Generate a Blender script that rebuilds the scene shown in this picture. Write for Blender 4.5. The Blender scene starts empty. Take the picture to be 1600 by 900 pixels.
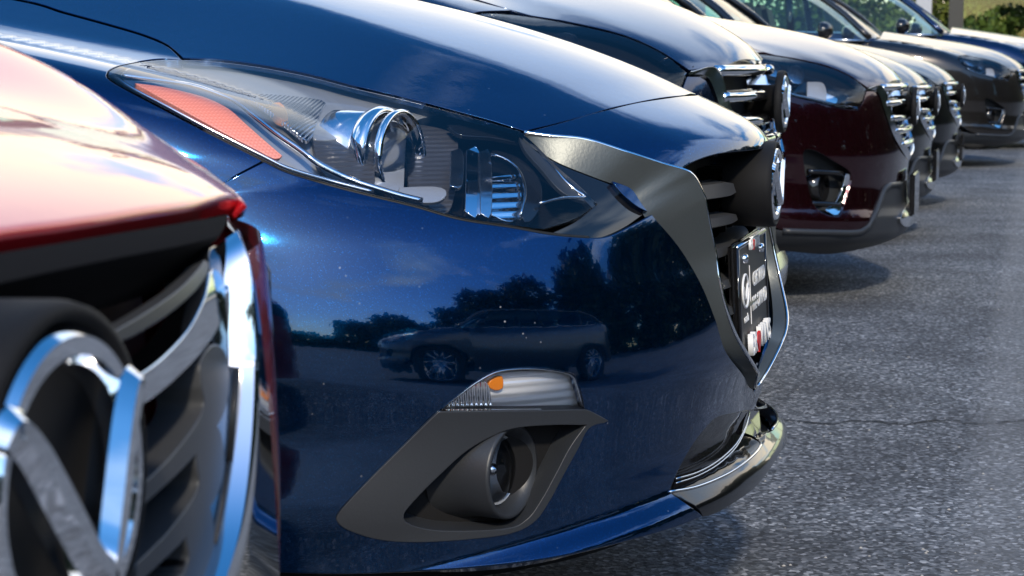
import bpy, bmesh, math, random
import numpy as np
from mathutils import Vector, Matrix
from mathutils.geometry import delaunay_2d_cdt
random.seed(7); np.random.seed(7)
S = bpy.context.scene
COL = S.collection

# ------------------------------------------------------------------ camera
FPX, CAM_H, HORIZON, ROWVP = 3000.0, 0.90, 90.0, 1610.0       # in pixels of the 1600x900 photo
PITCH = math.atan((450 - HORIZON) / FPX); YAW = math.atan((ROWVP - 800) / FPX)
cR = np.array([math.sin(YAW), -math.cos(YAW), 0.0])
cF = np.array([math.cos(YAW) * math.cos(PITCH), math.sin(YAW) * math.cos(PITCH), -math.sin(PITCH)])
cU = np.cross(cR, cF); cC = np.array([0.0, 0.0, CAM_H])
cam_d = bpy.data.cameras.new('camera'); cam = bpy.data.objects.new('camera', cam_d); COL.objects.link(cam)
m3 = Matrix((cR, cU, -cF)).transposed()
cam.matrix_world = Matrix.Translation(Vector(cC)) @ m3.to_4x4()
cam_d.sensor_width = 36.0; cam_d.lens = 36.0 * FPX / 1600.0
cam_d.clip_start = 0.05; cam_d.clip_end = 3000
cam_d.dof.use_dof = True; cam_d.dof.focus_distance = 2.85; cam_d.dof.aperture_fstop = 15.0
S.camera = cam
S.render.resolution_x, S.render.resolution_y = 1024, 576

# ------------------------------------------------------------------ sky, sun, exposure
CLOUD_AT = (3.7, 9.3, 3.1)
SUN_AZ, SUN_EL = math.radians(-162), math.radians(36)      # azimuth measured from +X (along the row) towards +Y
W = bpy.data.worlds.new('World'); S.world = W; W.use_nodes = True
nt = W.node_tree; nt.nodes.clear()
def wn(t, **k):
    n = nt.nodes.new(t)
    for a, b in k.items(): setattr(n, a, b)
    return n
sky = wn('ShaderNodeTexSky', sky_type='NISHITA'); sky.sun_disc = False
sky.sun_elevation = SUN_EL; sky.sun_rotation = math.pi / 2 - SUN_AZ
sky.air_density = 1.2; sky.dust_density = 0.6; sky.ozone_density = 3.0
tc = wn('ShaderNodeTexCoord'); sep = wn('ShaderNodeSeparateXYZ')
nt.links.new(tc.outputs['Generated'], sep.inputs[0])
addz = wn('ShaderNodeMath', operation='ADD'); addz.inputs[1].default_value = 0.16
nt.links.new(sep.outputs['Z'], addz.inputs[0])
mx = wn('ShaderNodeMath', operation='MAXIMUM'); mx.inputs[1].default_value = 0.05; nt.links.new(addz.outputs[0], mx.inputs[0])
dx = wn('ShaderNodeMath', operation='DIVIDE'); dy = wn('ShaderNodeMath', operation='DIVIDE')
for d_, s_ in ((dx, 'X'), (dy, 'Y')):
    nt.links.new(sep.outputs[s_], d_.inputs[0]); nt.links.new(mx.outputs[0], d_.inputs[1])
cmb = wn('ShaderNodeCombineXYZ'); nt.links.new(dx.outputs[0], cmb.inputs[0]); nt.links.new(dy.outputs[0], cmb.inputs[1])
cn = wn('ShaderNodeTexNoise'); cn.inputs['Scale'].default_value = 1.15; cn.inputs['Detail'].default_value = 7; cn.inputs['Roughness'].default_value = 0.55
cn.inputs['Distortion'].default_value = 0.4
cmap = wn('ShaderNodeVectorMath', operation='ADD'); cmap.inputs[1].default_value = CLOUD_AT; nt.links.new(cmb.outputs[0], cmap.inputs[0]); nt.links.new(cmap.outputs[0], cn.inputs['Vector'])
cr = wn('ShaderNodeValToRGB'); cr.color_ramp.elements[0].position = 0.55; cr.color_ramp.elements[1].position = 0.66
# a bank of cloud lies low over the far end of the row
bz = wn('ShaderNodeMapRange', interpolation_type='SMOOTHSTEP'); bz.inputs['From Min'].default_value = 0.67; bz.inputs['From Max'].default_value = 0.53; nt.links.new(sep.outputs['Z'], bz.inputs['Value'])
bx = wn('ShaderNodeMapRange', interpolation_type='SMOOTHSTEP'); bx.inputs['From Min'].default_value = -0.1; bx.inputs['From Max'].default_value = 0.7; nt.links.new(sep.outputs['X'], bx.inputs['Value'])
bm1 = wn('ShaderNodeMath', operation='MULTIPLY'); nt.links.new(bz.outputs[0], bm1.inputs[0]); nt.links.new(bx.outputs[0], bm1.inputs[1])
bm2 = wn('ShaderNodeMath', operation='MULTIPLY_ADD'); bm2.inputs[1].default_value = 0.2; nt.links.new(bm1.outputs[0], bm2.inputs[0]); nt.links.new(cn.outputs['Fac'], bm2.inputs[2])
nt.links.new(bm2.outputs[0], cr.inputs[0])
mixc = wn('ShaderNodeMixRGB')
cw = wn('ShaderNodeMapRange'); cw.inputs['From Min'].default_value = 0.2; cw.inputs['From Max'].default_value = 0.55; nt.links.new(sep.outputs['Z'], cw.inputs['Value'])
cc = wn('ShaderNodeMixRGB'); cc.inputs[1].default_value = (8.8, 7.5, 5.6, 1); cc.inputs[2].default_value = (4.6, 5.8, 7.6, 1); nt.links.new(cw.outputs[0], cc.inputs[0]); nt.links.new(cc.outputs[0], mixc.inputs[2])
nt.links.new(cr.outputs[0], mixc.inputs[0]); nt.links.new(sky.outputs[0], mixc.inputs[1])
hs = wn('ShaderNodeHueSaturation'); hs.inputs['Saturation'].default_value = 1.35; nt.links.new(sky.outputs[0], hs.inputs['Color']); nt.links.new(hs.outputs[0], mixc.inputs[1])
bg = wn('ShaderNodeBackground'); bg.inputs[1].default_value = 0.12
nt.links.new(mixc.outputs[0], bg.inputs[0])
wo = wn('ShaderNodeOutputWorld'); nt.links.new(bg.outputs[0], wo.inputs[0])
sun_d = bpy.data.lights.new('sun', 'SUN'); sun = bpy.data.objects.new('sun', sun_d); COL.objects.link(sun)
sun_d.energy = 1.7; sun_d.angle = math.radians(4.0); sun_d.color = (1.0, 0.88, 0.7)
sdir = Vector((math.cos(SUN_AZ) * math.cos(SUN_EL), math.sin(SUN_AZ) * math.cos(SUN_EL), math.sin(SUN_EL)))
sun.rotation_euler = sdir.to_track_quat('Z', 'Y').to_euler()
S.view_settings.view_transform = 'Standard'; S.view_settings.look = 'None'
S.view_settings.exposure = 1.0; S.view_settings.gamma = 1.0; S.view_settings.use_curve_mapping = False

# ------------------------------------------------------------------ materials
def mat(name, col, rough=0.5, metal=0.0, coat=0.0, spec=0.5, trans=0.0, ior=1.5, emit=None, alpha=1.0, coat_rough=0.01):
    m = bpy.data.materials.new(name); m.use_nodes = True
    b = m.node_tree.nodes['Principled BSDF']
    b.inputs['Base Color'].default_value = (*col, 1); b.inputs['Roughness'].default_value = rough
    b.inputs['Metallic'].default_value = metal; b.inputs['Coat Weight'].default_value = coat
    b.inputs['Coat Roughness'].default_value = coat_rough
    b.inputs['Specular IOR Level'].default_value = spec; b.inputs['Transmission Weight'].default_value = trans
    b.inputs['IOR'].default_value = ior
    return m
def bsdf(m): return m.node_tree.nodes['Principled BSDF']
def N(m, t, **k):
    n = m.node_tree.nodes.new(t)
    for a, b in k.items(): setattr(n, a, b)
    return n
def L(m, a, b): m.node_tree.links.new(a, b)

def paint(name, col, flake=(0.05, 0.2, 0.5), metal=0.75, rough=0.28, dust=0.8):
    """metallic paint under clear coat with flakes and a film of dust specks"""
    m = mat(name, col, rough, metal, coat=1.0); b = bsdf(m)
    t = N(m, 'ShaderNodeTexCoord')
    v = N(m, 'ShaderNodeTexVoronoi'); v.inputs['Scale'].default_value = 900
    L(m, t.outputs['Object'], v.inputs['Vector'])
    r = N(m, 'ShaderNodeValToRGB'); r.color_ramp.elements[0].color = (*col, 1); r.color_ramp.elements[1].color = (*flake, 1)
    r.color_ramp.elements[0].position = 0.75; r.color_ramp.elements[1].position = 1.0
    L(m, v.outputs['Color'], r.inputs[0])
    # dust specks
    n = N(m, 'ShaderNodeTexVoronoi'); n.inputs['Scale'].default_value = 70; n.inputs['Randomness'].default_value = 1
    L(m, t.outputs['Object'], n.inputs['Vector'])
    rr = N(m, 'ShaderNodeValToRGB'); rr.color_ramp.elements[0].color = (1, 1, 1, 1); rr.color_ramp.elements[1].color = (0, 0, 0, 1)
    rr.color_ramp.elements[0].position = 0.05; rr.color_ramp.elements[1].position = 0.14
    L(m, n.outputs['Distance'], rr.inputs[0])
    n2 = N(m, 'ShaderNodeTexNoise'); n2.inputs['Scale'].default_value = 9; n2.inputs['Detail'].default_value = 5
    L(m, t.outputs['Object'], n2.inputs['Vector'])
    r2 = N(m, 'ShaderNodeValToRGB'); r2.color_ramp.elements[0].position = 0.5; r2.color_ramp.elements[1].position = 0.72
    L(m, n2.outputs['Fac'], r2.inputs[0])
    sepc = N(m, 'ShaderNodeSeparateColor'); L(m, n.outputs['Color'], sepc.inputs[0])
    gt = N(m, 'ShaderNodeMath', operation='GREATER_THAN'); gt.inputs[1].default_value = 0.8; L(m, sepc.outputs[0], gt.inputs[0])
    mu = N(m, 'ShaderNodeMath', operation='MULTIPLY'); L(m, rr.outputs[0], mu.inputs[0]); L(m, r2.outputs[0], mu.inputs[1])
    mu2 = N(m, 'ShaderNodeMath', operation='MULTIPLY'); L(m, mu.outputs[0], mu2.inputs[0]); L(m, gt.outputs[0], mu2.inputs[1])
    mu3 = N(m, 'ShaderNodeMath', operation='MULTIPLY'); L(m, mu2.outputs[0], mu3.inputs[0]); mu3.inputs[1].default_value = dust
    mix = N(m, 'ShaderNodeMixRGB'); L(m, mu3.outputs[0], mix.inputs[0]); L(m, r.outputs[0], mix.inputs[1]); mix.inputs[2].default_value = (0.45, 0.42, 0.38, 1)
    L(m, mix.outputs[0], b.inputs['Base Color'])
    inv = N(m, 'ShaderNodeMath', operation='SUBTRACT'); inv.inputs[0].default_value = 1.0; L(m, mu3.outputs[0], inv.inputs[1])
    L(m, inv.outputs[0], b.inputs['Coat Weight'])
    mm = N(m, 'ShaderNodeMath', operation='MULTIPLY'); L(m, inv.outputs[0], mm.inputs[0]); mm.inputs[1].default_value = metal
    L(m, mm.outputs[0], b.inputs['Metallic'])
    # faint orange peel in the lacquer
    op = N(m, 'ShaderNodeTexNoise'); op.inputs['Scale'].default_value = 42; op.inputs['Detail'].default_value = 3; L(m, t.outputs['Object'], op.inputs['Vector'])
    bu = N(m, 'ShaderNodeBump'); bu.inputs['Strength'].default_value = 0.05; bu.inputs['Distance'].default_value = 0.002; L(m, op.outputs['Fac'], bu.inputs['Height'])
    L(m, bu.outputs[0], b.inputs['Coat Normal']); L(m, bu.outputs[0], b.inputs['Normal'])
    return m

def bumpy(m, scale, strength, detail=4, dist=0.002):
    b = bsdf(m); t = N(m, 'ShaderNodeTexCoord'); n = N(m, 'ShaderNodeTexNoise')
    n.inputs['Scale'].default_value = scale; n.inputs['Detail'].default_value = detail
    L(m, t.outputs['Object'], n.inputs['Vector'])
    bu = N(m, 'ShaderNodeBump'); bu.inputs['Strength'].default_value = strength; bu.inputs['Distance'].default_value = dist
    L(m, n.outputs['Fac'], bu.inputs['Height']); L(m, bu.outputs[0], b.inputs['Normal'])
    return m

def glass(name, tint=(1, 1, 1), refl=1.0, f0=1.45):
    m = bpy.data.materials.new(name); m.use_nodes = True
    ns = m.node_tree.nodes; ns.clear()
    o = ns.new('ShaderNodeOutputMaterial'); tr = ns.new('ShaderNodeBsdfTransparent'); gl = ns.new('ShaderNodeBsdfGlossy')
    mx_ = ns.new('ShaderNodeMixShader'); fr = ns.new('ShaderNodeFresnel'); fr.inputs[0].default_value = f0
    tr.inputs[0].default_value = (*tint, 1); gl.inputs['Roughness'].default_value = 0.005
    gl.inputs['Color'].default_value = (refl, refl, refl, 1)
    L(m, fr.outputs[0], mx_.inputs[0]); L(m, tr.outputs[0], mx_.inputs[1]); L(m, gl.outputs[0], mx_.inputs[2]); L(m, mx_.outputs[0], o.inputs[0])
    return m

M = {}
M['blue'] = paint('deep_blue_paint', (0.0003, 0.036, 0.115), flake=(0.003, 0.10, 0.28), metal=0.95, rough=0.09)
M['red'] = paint('red_paint', (0.5, 0.006, 0.014), flake=(0.6, 0.03, 0.03), metal=0.35, rough=0.3, dust=0.1)
M['ink'] = paint('ink_blue_paint', (0.006, 0.024, 0.075), flake=(0.03, 0.06, 0.14), metal=.9, rough=.2, dust=0.1)
M['maroon'] = paint('maroon_paint', (0.03, 0.0035, 0.008), flake=(0.1, 0.015, 0.02), metal=.85, rough=.2, dust=0.1)
M['graphite'] = paint('graphite_paint', (0.016, 0.016, 0.018), flake=(0.05, 0.05, 0.05), dust=0.1)
M['black_paint'] = paint('black_paint', (0.008, 0.008, 0.01), flake=(0.03, 0.03, 0.03), dust=0.1)
M['grey_paint'] = paint('mid_grey_paint', (0.16, 0.16, 0.165), flake=(0.2, 0.2, 0.2), dust=0.1)
M['brown'] = paint('bronze_grey_paint', (0.024, 0.021, 0.02), flake=(0.1, 0.09, 0.08), dust=0.1)
M['plastic'] = bumpy(mat('grained_black_plastic', (0.024, 0.027, 0.032), 0.42), 260, 0.2, 3, 0.0008)
M['gloss_black'] = mat('gloss_black_plastic', (0.008, 0.008, 0.009), 0.08, coat=0.5)
M['matte_black'] = mat('matte_black', (0.009, 0.009, 0.01), 0.7, spec=0.2)
M['chrome'] = mat('chrome', (0.82, 0.83, 0.85), 0.04, 1.0)
M['satin_chrome'] = mat('satin_chrome', (0.75, 0.76, 0.78), 0.16, 1.0)
M['smoke_chrome'] = bumpy(mat('smoked_chrome', (0.07, 0.078, 0.078), 0.36, 0.45), 240, 0.2, 4, 0.001)
M['header'] = mat('dull_black_moulding', (0.012, 0.012, 0.013), 0.9, spec=0.02)
M['slat'] = mat('satin_grey_plastic', (0.046, 0.048, 0.052), 0.35)
M['rubber'] = bumpy(mat('rubber', (0.02, 0.02, 0.02), 0.75), 90, 0.4)
M['lens'] = glass('clear_lens', (0.97, 0.98, 1.0), 0.9, 1.5)
M['window'] = glass('tinted_window', (0.7, 0.85, 0.82), 1.0, 1.55)
M['white'] = mat('white_print', (0.75, 0.75, 0.75), 0.5)
M['redprint'] = mat('red_print', (0.6, 0.02, 0.02), 0.4)
M['orange'] = mat('amber_plastic', (0.75, 0.22, 0.02), 0.2)
M['plate'] = mat('plate_black', (0.012, 0.013, 0.014), 0.45)
M['seam'] = mat('rubber_seal', (0.006, 0.006, 0.006), 0.6)
def amber_reflector():
    m = mat('amber_reflector', (0.95, 0.26, 0.14), 0.3, coat=0.5); b = bsdf(m)
    t = N(m, 'ShaderNodeTexCoord'); br = N(m, 'ShaderNodeTexVoronoi'); br.inputs['Scale'].default_value = 260; br.inputs['Randomness'].default_value = 0
    r = N(m, 'ShaderNodeValToRGB'); r.color_ramp.elements[0].color = (0.95, 0.42, 0.32, 1); r.color_ramp.elements[1].color = (0.62, 0.16, 0.11, 1)
    L(m, t.outputs['Object'], br.inputs['Vector']); L(m, br.outputs['Distance'], r.inputs[0]); L(m, r.outputs[0], b.inputs['Base Color'])
    return m
M['amber'] = amber_reflector()
def ribbed(name, col, scale, axis, strength=0.9, rough=0.08, metal=1.0):
    m = mat(name, col, rough, metal); b = bsdf(m)
    t = N(m, 'ShaderNodeTexCoord'); w = N(m, 'ShaderNodeTexWave'); w.bands_direction = axis; w.inputs['Scale'].default_value = scale
    L(m, t.outputs['Object'], w.inputs['Vector'])
    bu = N(m, 'ShaderNodeBump'); bu.inputs['Strength'].default_value = strength; bu.inputs['Distance'].default_value = 0.003
    L(m, w.outputs['Fac'], bu.inputs['Height']); L(m, bu.outputs[0], b.inputs['Normal'])
    return m
M['ribbed_chrome_z'] = ribbed('ribbed_reflector', (0.9, 0.9, 0.92), 26, 'Z', .5)
M['ribbed_chrome_y'] = ribbed('fluted_reflector', (0.92, 0.92, 0.93), 60, 'Y', .5)
M['fluted_white'] = ribbed('fluted_silver', (0.9, 0.9, 0.92), 28, 'Z', .5, .2, .4)
M['ribbed_dark'] = ribbed('ribbed_dark_housing', (0.05, 0.05, 0.055), 55, 'Z', 0.35, 0.3, 0.0)
M['lamp_grey'] = mat('lamp_housing_grey', (0.42, 0.44, 0.47), 0.25, 0.5)

# ------------------------------------------------------------------ object helpers
def link(me, name, parent=None, m=None):
    o = bpy.data.objects.new(name, me); COL.objects.link(o)
    if parent is not None: o.parent = parent
    if m is not None: o.data.materials.append(m)
    return o
def empty(name, loc, label, cat, group=None, rz=0):
    o = bpy.data.objects.new(name, None); COL.objects.link(o); o.location = loc; o.rotation_euler = (0, 0, rz)
    o['label'] = label; o['category'] = cat
    if group: o['group'] = group
    return o
def mesh(name, verts, faces, m=None, parent=None, smooth=True, normals=None):
    me = bpy.data.meshes.new(name); me.from_pydata([tuple(map(float, p)) for p in verts], [], [tuple(int(i) for i in f_) for f_ in faces]); me.update()
    if smooth: me.polygons.foreach_set('use_smooth', [True] * len(me.polygons))
    o = link(me, name, parent, m)
    if normals is not None: me.normals_split_custom_set_from_vertices([tuple(map(float, n_)) for n_ in normals])
    return o
def spline(pts, step=6.0, closed=True):
    """Catmull-Rom through the points; a third value of 1 marks a corner"""
    n = len(pts); P = [np.array(p[:2], float) for p in pts]; K = [len(p) > 2 and p[2] for p in pts]; out = []
    for i in range(n if closed else n - 1):
        a, b = P[i], P[(i + 1) % n]
        p0 = P[i - 1] if (closed or i > 0) and not K[i] else 2 * a - b
        p3 = P[(i + 2) % n] if (closed or i < n - 2) and not K[(i + 1) % n] else 2 * b - a
        k = max(1, int(np.linalg.norm(b - a) / step))
        for j in range(k):
            t = j / k
            out.append(0.5 * ((2 * a) + (b - p0) * t + (2 * p0 - 5 * a + 4 * b - p3) * t * t + (3 * a - p0 - 3 * b + p3) * t ** 3))
    if not closed: out.append(P[-1])
    return out
def in_poly(pts, poly):
    x, y = pts[:, 0], pts[:, 1]; r = np.zeros(len(pts), bool); n = len(poly); j = n - 1
    for i in range(n):
        xi, yi = poly[i]; xj, yj = poly[j]
        c = ((yi > y) != (yj > y)) & (x < (xj - xi) * (y - yi) / (yj - yi + 1e-12) + xi); r ^= c; j = i
    return r
def edge_dist(pts, poly):
    A = np.array(poly); B = np.roll(A, -1, 0); d = np.full(len(pts), 1e9)
    for a, b in zip(A, B):
        ab = b - a; t = np.clip(((pts - a) @ ab) / (ab @ ab + 1e-12), 0, 1); q = a + t[:, None] * ab
        d = np.minimum(d, np.linalg.norm(pts - q, axis=1))
    return d
def fill(outline, holes, sp):
    """constrained triangulation of an outline with holes: points, triangles, loops of boundary indices"""
    loops = [np.array(outline)] + [np.array(h) for h in holes]
    V = []; E_ = []; idx = []
    for lp in loops:
        s = len(V); V += [tuple(p) for p in lp]; k = len(lp); E_ += [(s + i, s + (i + 1) % k) for i in range(k)]; idx.append(list(range(s, s + k)))
    lo, hi = loops[0].min(0), loops[0].max(0)
    gx, gy = np.meshgrid(np.arange(lo[0], hi[0] + sp, sp), np.arange(lo[1], hi[1] + sp, sp * 0.87))
    gx = gx + (np.arange(gx.shape[0]) % 2)[:, None] * sp * 0.5
    G = np.stack([gx.ravel(), gy.ravel()], 1)
    ok = in_poly(G, loops[0])
    for lp in loops[1:]: ok &= ~in_poly(G, lp)
    G = G[ok]
    for lp in loops: G = G[edge_dist(G, lp) > sp * 0.35]
    V += [tuple(p) for p in G]
    r = delaunay_2d_cdt([Vector(v) for v in V], E_, [], 0, 1e-6)
    nv = np.array([tuple(v) for v in r[0]]); tri = np.array([t for t in r[2] if len(t) == 3])
    cen = nv[tri].mean(1); ok = in_poly(cen, loops[0])
    for lp in loops[1:]: ok &= ~in_poly(cen, lp)
    tri = tri[ok]
    m_ = {}
    for new, orig in enumerate(r[3]):
        for o_ in orig: m_[o_] = new
    return nv, tri, [[m_[i] for i in ids] for ids in idx]

# ------------------------------------------------------------------ photo rays and car bodies
def rays(px):
    px = np.asarray(px, float)
    d = cF + np.outer((px[:, 0] - 800) / FPX, cR) - np.outer((px[:, 1] - 450) / FPX, cU)
    return d / np.linalg.norm(d, axis=1)[:, None]
def proj(P):
    q = np.asarray(P, float) - cC; z = q @ cF
    return np.stack([800 + FPX * (q @ cR) / z, 450 - FPX * (q @ cU) / z], -1)

class Body:
    """a car's outer skin. local axes: x to the car's far side, y to its rear, z up, origin on the ground below the badge.
    rows: height, nose position (forward +), half width, plan exponent n"""
    def __init__(s, origin, rows, m=3.4, c=-2.2, rise=0.1, kink=None, push=None):
        s.push = push
        s.O = np.array(origin, float); r = np.array(rows, float); s.r = r; s.m = m; s.c = c; s.rise = rise; s.kink = kink
        zz = np.linspace(r[0, 0] - 0.3, r[-1, 0] + 0.3, 900); s.zz = zz
        def sm(col):
            y = np.interp(zz, r[:, 0], r[:, col]); out = []
            for k in (9, 46):
                ker = np.hanning(2 * k + 3)[1:-1]; ker /= ker.sum(); out.append(np.convolve(np.pad(y, k, mode='edge'), ker, 'valid'))
            w = np.clip((zz - .42) / .12, 0, 1); return out[0] * (1 - w) + out[1] * w
        s.vn, s.a, s.n = sm(1), sm(2), sm(3)
    def f(s, P):
        u, v, z = np.abs(P[:, 0]), -P[:, 1], P[:, 2]
        if s.push is not None: v = v - s.push(u, v, z)
        ze = z + s.rise * np.minimum(v, 0)
        if s.kink is not None: ze = ze + s.kink(u, v, z)
        a = np.interp(ze, s.zz, s.a); vn = np.interp(ze, s.zz, s.vn); n = np.interp(ze, s.zz, s.n)
        return (u / a) ** n + (np.maximum(v - s.c, 0) / (vn - s.c)) ** s.m - 1
    def grad(s, P):
        e = 0.004; g = np.zeros_like(P)
        for i in range(3):
            d = np.zeros(3); d[i] = e; g[:, i] = s.f(P + d) - s.f(P - d)
        return g / (np.linalg.norm(g, axis=1)[:, None] + 1e-12)
    def hit(s, px):
        d = rays(px); o = cC - s.O; n = len(d)
        dist = np.linalg.norm(np.array([0, 0, .6]) - o)
        ts = np.linspace(max(0.15, dist - 1.6), dist + 1.3, 420)
        F_ = np.stack([s.f(o + d * t) for t in ts], 1)
        ins = F_ < 0; first = np.where(ins.any(1), ins.argmax(1), -1); best = F_.argmin(1)
        hi = ts[np.where(first > 0, first, 1)].copy(); lo = ts[np.where(first > 0, first - 1, 0)].copy()
        for _ in range(30):
            mid = (lo + hi) / 2; q = s.f(o + d * mid[:, None]) < 0
            hi = np.where(q, mid, hi); lo = np.where(q, lo, mid)
        t = np.where(first > 0, hi, ts[best])
        return o + d * t[:, None]
    def dirs(s, px): return rays(px)
    def zat(s, uv):
        """top surface height over plan points (u right, v forward)"""
        uv = np.asarray(uv, float); lo = np.full(len(uv), 0.45); hi = np.full(len(uv), s.r[-1, 0] + .28)
        def P(z): return np.stack([-uv[:, 0], -uv[:, 1], z], 1)
        for _ in range(40):
            mid = (lo + hi) / 2; q = s.f(P(mid)) < 0; lo = np.where(q, mid, lo); hi = np.where(q, hi, mid)
        return P((lo + hi) / 2)
    def side(s, vz, sgn=1):
        """skin point at forward position v and height z on the camera side (sgn 1) or far side (-1)"""
        vz = np.asarray(vz, float); lo = np.zeros(len(vz)); hi = np.full(len(vz), 1.3)
        def P(u): return np.stack([-sgn * u, -vz[:, 0], vz[:, 1]], 1)
        for _ in range(40):
            mid = (lo + hi) / 2; q = s.f(P(mid)) < 0; lo = np.where(q, mid, lo); hi = np.where(q, hi, mid)
        return P((lo + hi) / 2)
    def front(s, uz):
        """skin point at lateral u (camera side +) and height z, seen from ahead"""
        uz = np.asarray(uz, float); lo = np.full(len(uz), -2.0); hi = np.full(len(uz), .4)
        def P(v): return np.stack([-uz[:, 0], -v, uz[:, 1]], 1)
        for _ in range(40):
            mid = (lo + hi) / 2; q = s.f(P(mid)) < 0; lo = np.where(q, mid, lo); hi = np.where(q, hi, mid)
        return P((lo + hi) / 2)

def shell(name, P3, Nn, tri, loops, m, parent, flange=0.012, mirror=False, both=False, offset=0.0, edge=0.0012):
    """a skin panel with turned-in edges; normals from the body"""
    P3 = P3 + Nn * offset
    V = [P3]; NN = [Nn]; F_ = [tri]; base = len(P3)
    if flange > 0:
        for lp in loops:
            a = P3[lp]; nb = Nn[lp]; k = len(lp)
            ctr = np.roll(a, -1, 0) - np.roll(a, 1, 0); side_ = np.cross(ctr, nb); side_ /= (np.linalg.norm(side_, axis=1)[:, None] + 1e-9)
            es_ = {(lp[i], lp[(i + 1) % k]): i for i in range(k)}; vote = 0.0
            for t3 in tri:
                for i in range(3):
                    e_ = (t3[i], t3[(i + 1) % 3]); j = es_.get(e_, es_.get(e_[::-1]))
                    if j is not None: vote += float((P3[lp[j]] - P3[t3[(i + 2) % 3]]) @ side_[j])
            if vote < 0: side_ = -side_
            rr = min(edge, flange * .5)
            V += [a, a - nb * rr * .35 + side_ * rr * .6, a - nb * rr + side_ * rr, a - nb * flange + side_ * rr]
            NN += [nb, side_ * .7 + nb * .7, side_, side_]
            s0 = base; s1 = base + k; s2 = base + 2 * k; s3 = base + 3 * k; base += 4 * k
            q = np.arange(k); q2 = (q + 1) % k
            F_.append(np.stack([s0 + q, s1 + q, s1 + q2], 1)); F_.append(np.stack([s0 + q, s1 + q2, s0 + q2], 1))
            F_.append(np.stack([s1 + q, s2 + q, s2 + q2], 1)); F_.append(np.stack([s1 + q, s2 + q2, s1 + q2], 1))
            F_.append(np.stack([s2 + q, s3 + q, s3 + q2], 1)); F_.append(np.stack([s2 + q, s3 + q2, s2 + q2], 1))
    V = np.concatenate(V); NN = np.concatenate(NN); F_ = np.concatenate(F_)
    # orient by normals
    fn = np.cross(V[F_[:, 1]] - V[F_[:, 0]], V[F_[:, 2]] - V[F_[:, 0]]); flip = (fn * NN[F_].mean(1)).sum(1) < 0
    F_[flip] = F_[flip][:, ::-1]
    outs = []
    if not mirror or both: outs.append(mesh(name, V, F_, m, parent, True, NN))
    if mirror:
        outs.append(mesh(name, V * [-1, 1, 1], F_[:, ::-1], m, parent, True, NN * [-1, 1, 1]))
    return outs[0]

def panel(name, body, outline, m, parent, holes=(), sp=10, flange=0.012, step=5.0, offset=0.0, both=True, back=0.0, edge=.0012):
    """skin panel traced as an outline in the photo, laid on the body"""
    ol = spline(outline, step); hl = [spline(h, step) for h in holes]
    nv, tri, loops = fill(ol, hl, sp)
    P = body.hit(nv); Nn = body.grad(P)
    if back: P = P + rays(nv) * back
    return shell(name, P, Nn, tri, loops, m, parent, flange, mirror=both, both=both, offset=offset, edge=edge)

def px3(body, px, back=0.0):
    px = np.asarray([p[:2] for p in px], float); return body.hit(px) + rays(px) * back

def tube(name, pts, r, m, parent, seg=8, closed=False, flat=None, cap=True):
    P = [Vector(p) for p in pts]; n = len(P); V = []; F_ = []
    rr = r if hasattr(r, '__len__') else [r] * n
    up = Vector((0, 0, 1)); prev = None
    for i in range(n):
        a = P[(i - 1) % n] if (closed or i > 0) else P[i]; b = P[(i + 1) % n] if (closed or i < n - 1) else P[i]
        t = (b - a).normalized()
        if prev is None:
            x = t.cross(up)
            if x.length < 0.05: x = t.cross(Vector((1, 0, 0)))
        else: x = prev - t * prev.dot(t)
        x.normalize(); prev = x; y = t.cross(x)
        for k in range(seg):
            an = 2 * math.pi * k / seg
            V.append(P[i] + (x * math.cos(an) + y * math.sin(an) * (flat or 1)) * rr[i])
    for i in range(n if closed else n - 1):
        for k in range(seg):
            a = i * seg + k; b = i * seg + (k + 1) % seg; c = ((i + 1) % n) * seg + (k + 1) % seg; d = ((i + 1) % n) * seg + k
            F_.append((a, b, c, d))
    if cap and not closed: F_ += [tuple(range(seg))[::-1], tuple(range((n - 1) * seg, n * seg))]
    return mesh(name, V, F_, m, parent)
def lathe(name, prof, m, parent, loc, axis, seg=40, sx=1.0, upv=(0, 0, 1), smooth=True):
    """profile of (radius, along axis); sx widens the ring sideways"""
    ax = Vector(axis).normalized(); up = Vector(upv); sd = up.cross(ax).normalized(); up = ax.cross(sd); V = []; F_ = []; n = len(prof)
    for r, h in prof:
        for k in range(seg):
            a = 2 * math.pi * k / seg; V.append(Vector(loc) + ax * h + sd * (math.cos(a) * r * sx) + up * (math.sin(a) * r))
    for i in range(n - 1):
        for k in range(seg):
            F_.append((i * seg + k, i * seg + (k + 1) % seg, (i + 1) * seg + (k + 1) % seg, (i + 1) * seg + k))
    o = mesh(name, V, F_, m, parent, smooth)
    return o
def box(name, c, s, m, parent, bev=0.003, rot=None, segs=2):
    bm = bmesh.new(); bmesh.ops.create_cube(bm, size=1.0)
    for v in bm.verts: v.co = Vector((v.co.x * s[0], v.co.y * s[1], v.co.z * s[2]))
    if bev: bmesh.ops.bevel(bm, geom=bm.edges[:], offset=min(bev, min(s) * .45), segments=segs, affect='EDGES')
    me = bpy.data.meshes.new(name); bm.to_mesh(me); bm.free()
    o = link(me, name, parent, m); o.location = c
    if rot: o.rotation_euler = rot
    return o
def loft(name, rows, m, parent, closed=False, smooth=True):
    """rows of equally many points"""
    n = len(rows[0]); V = [p for r in rows for p in r]; F_ = []
    for i in range(len(rows) - 1):
        for k in range(n if closed else n - 1):
            F_.append((i * n + k, i * n + (k + 1) % n, (i + 1) * n + (k + 1) % n, (i + 1) * n + k))
    return mesh(name, V, F_, m, parent, smooth)
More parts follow.
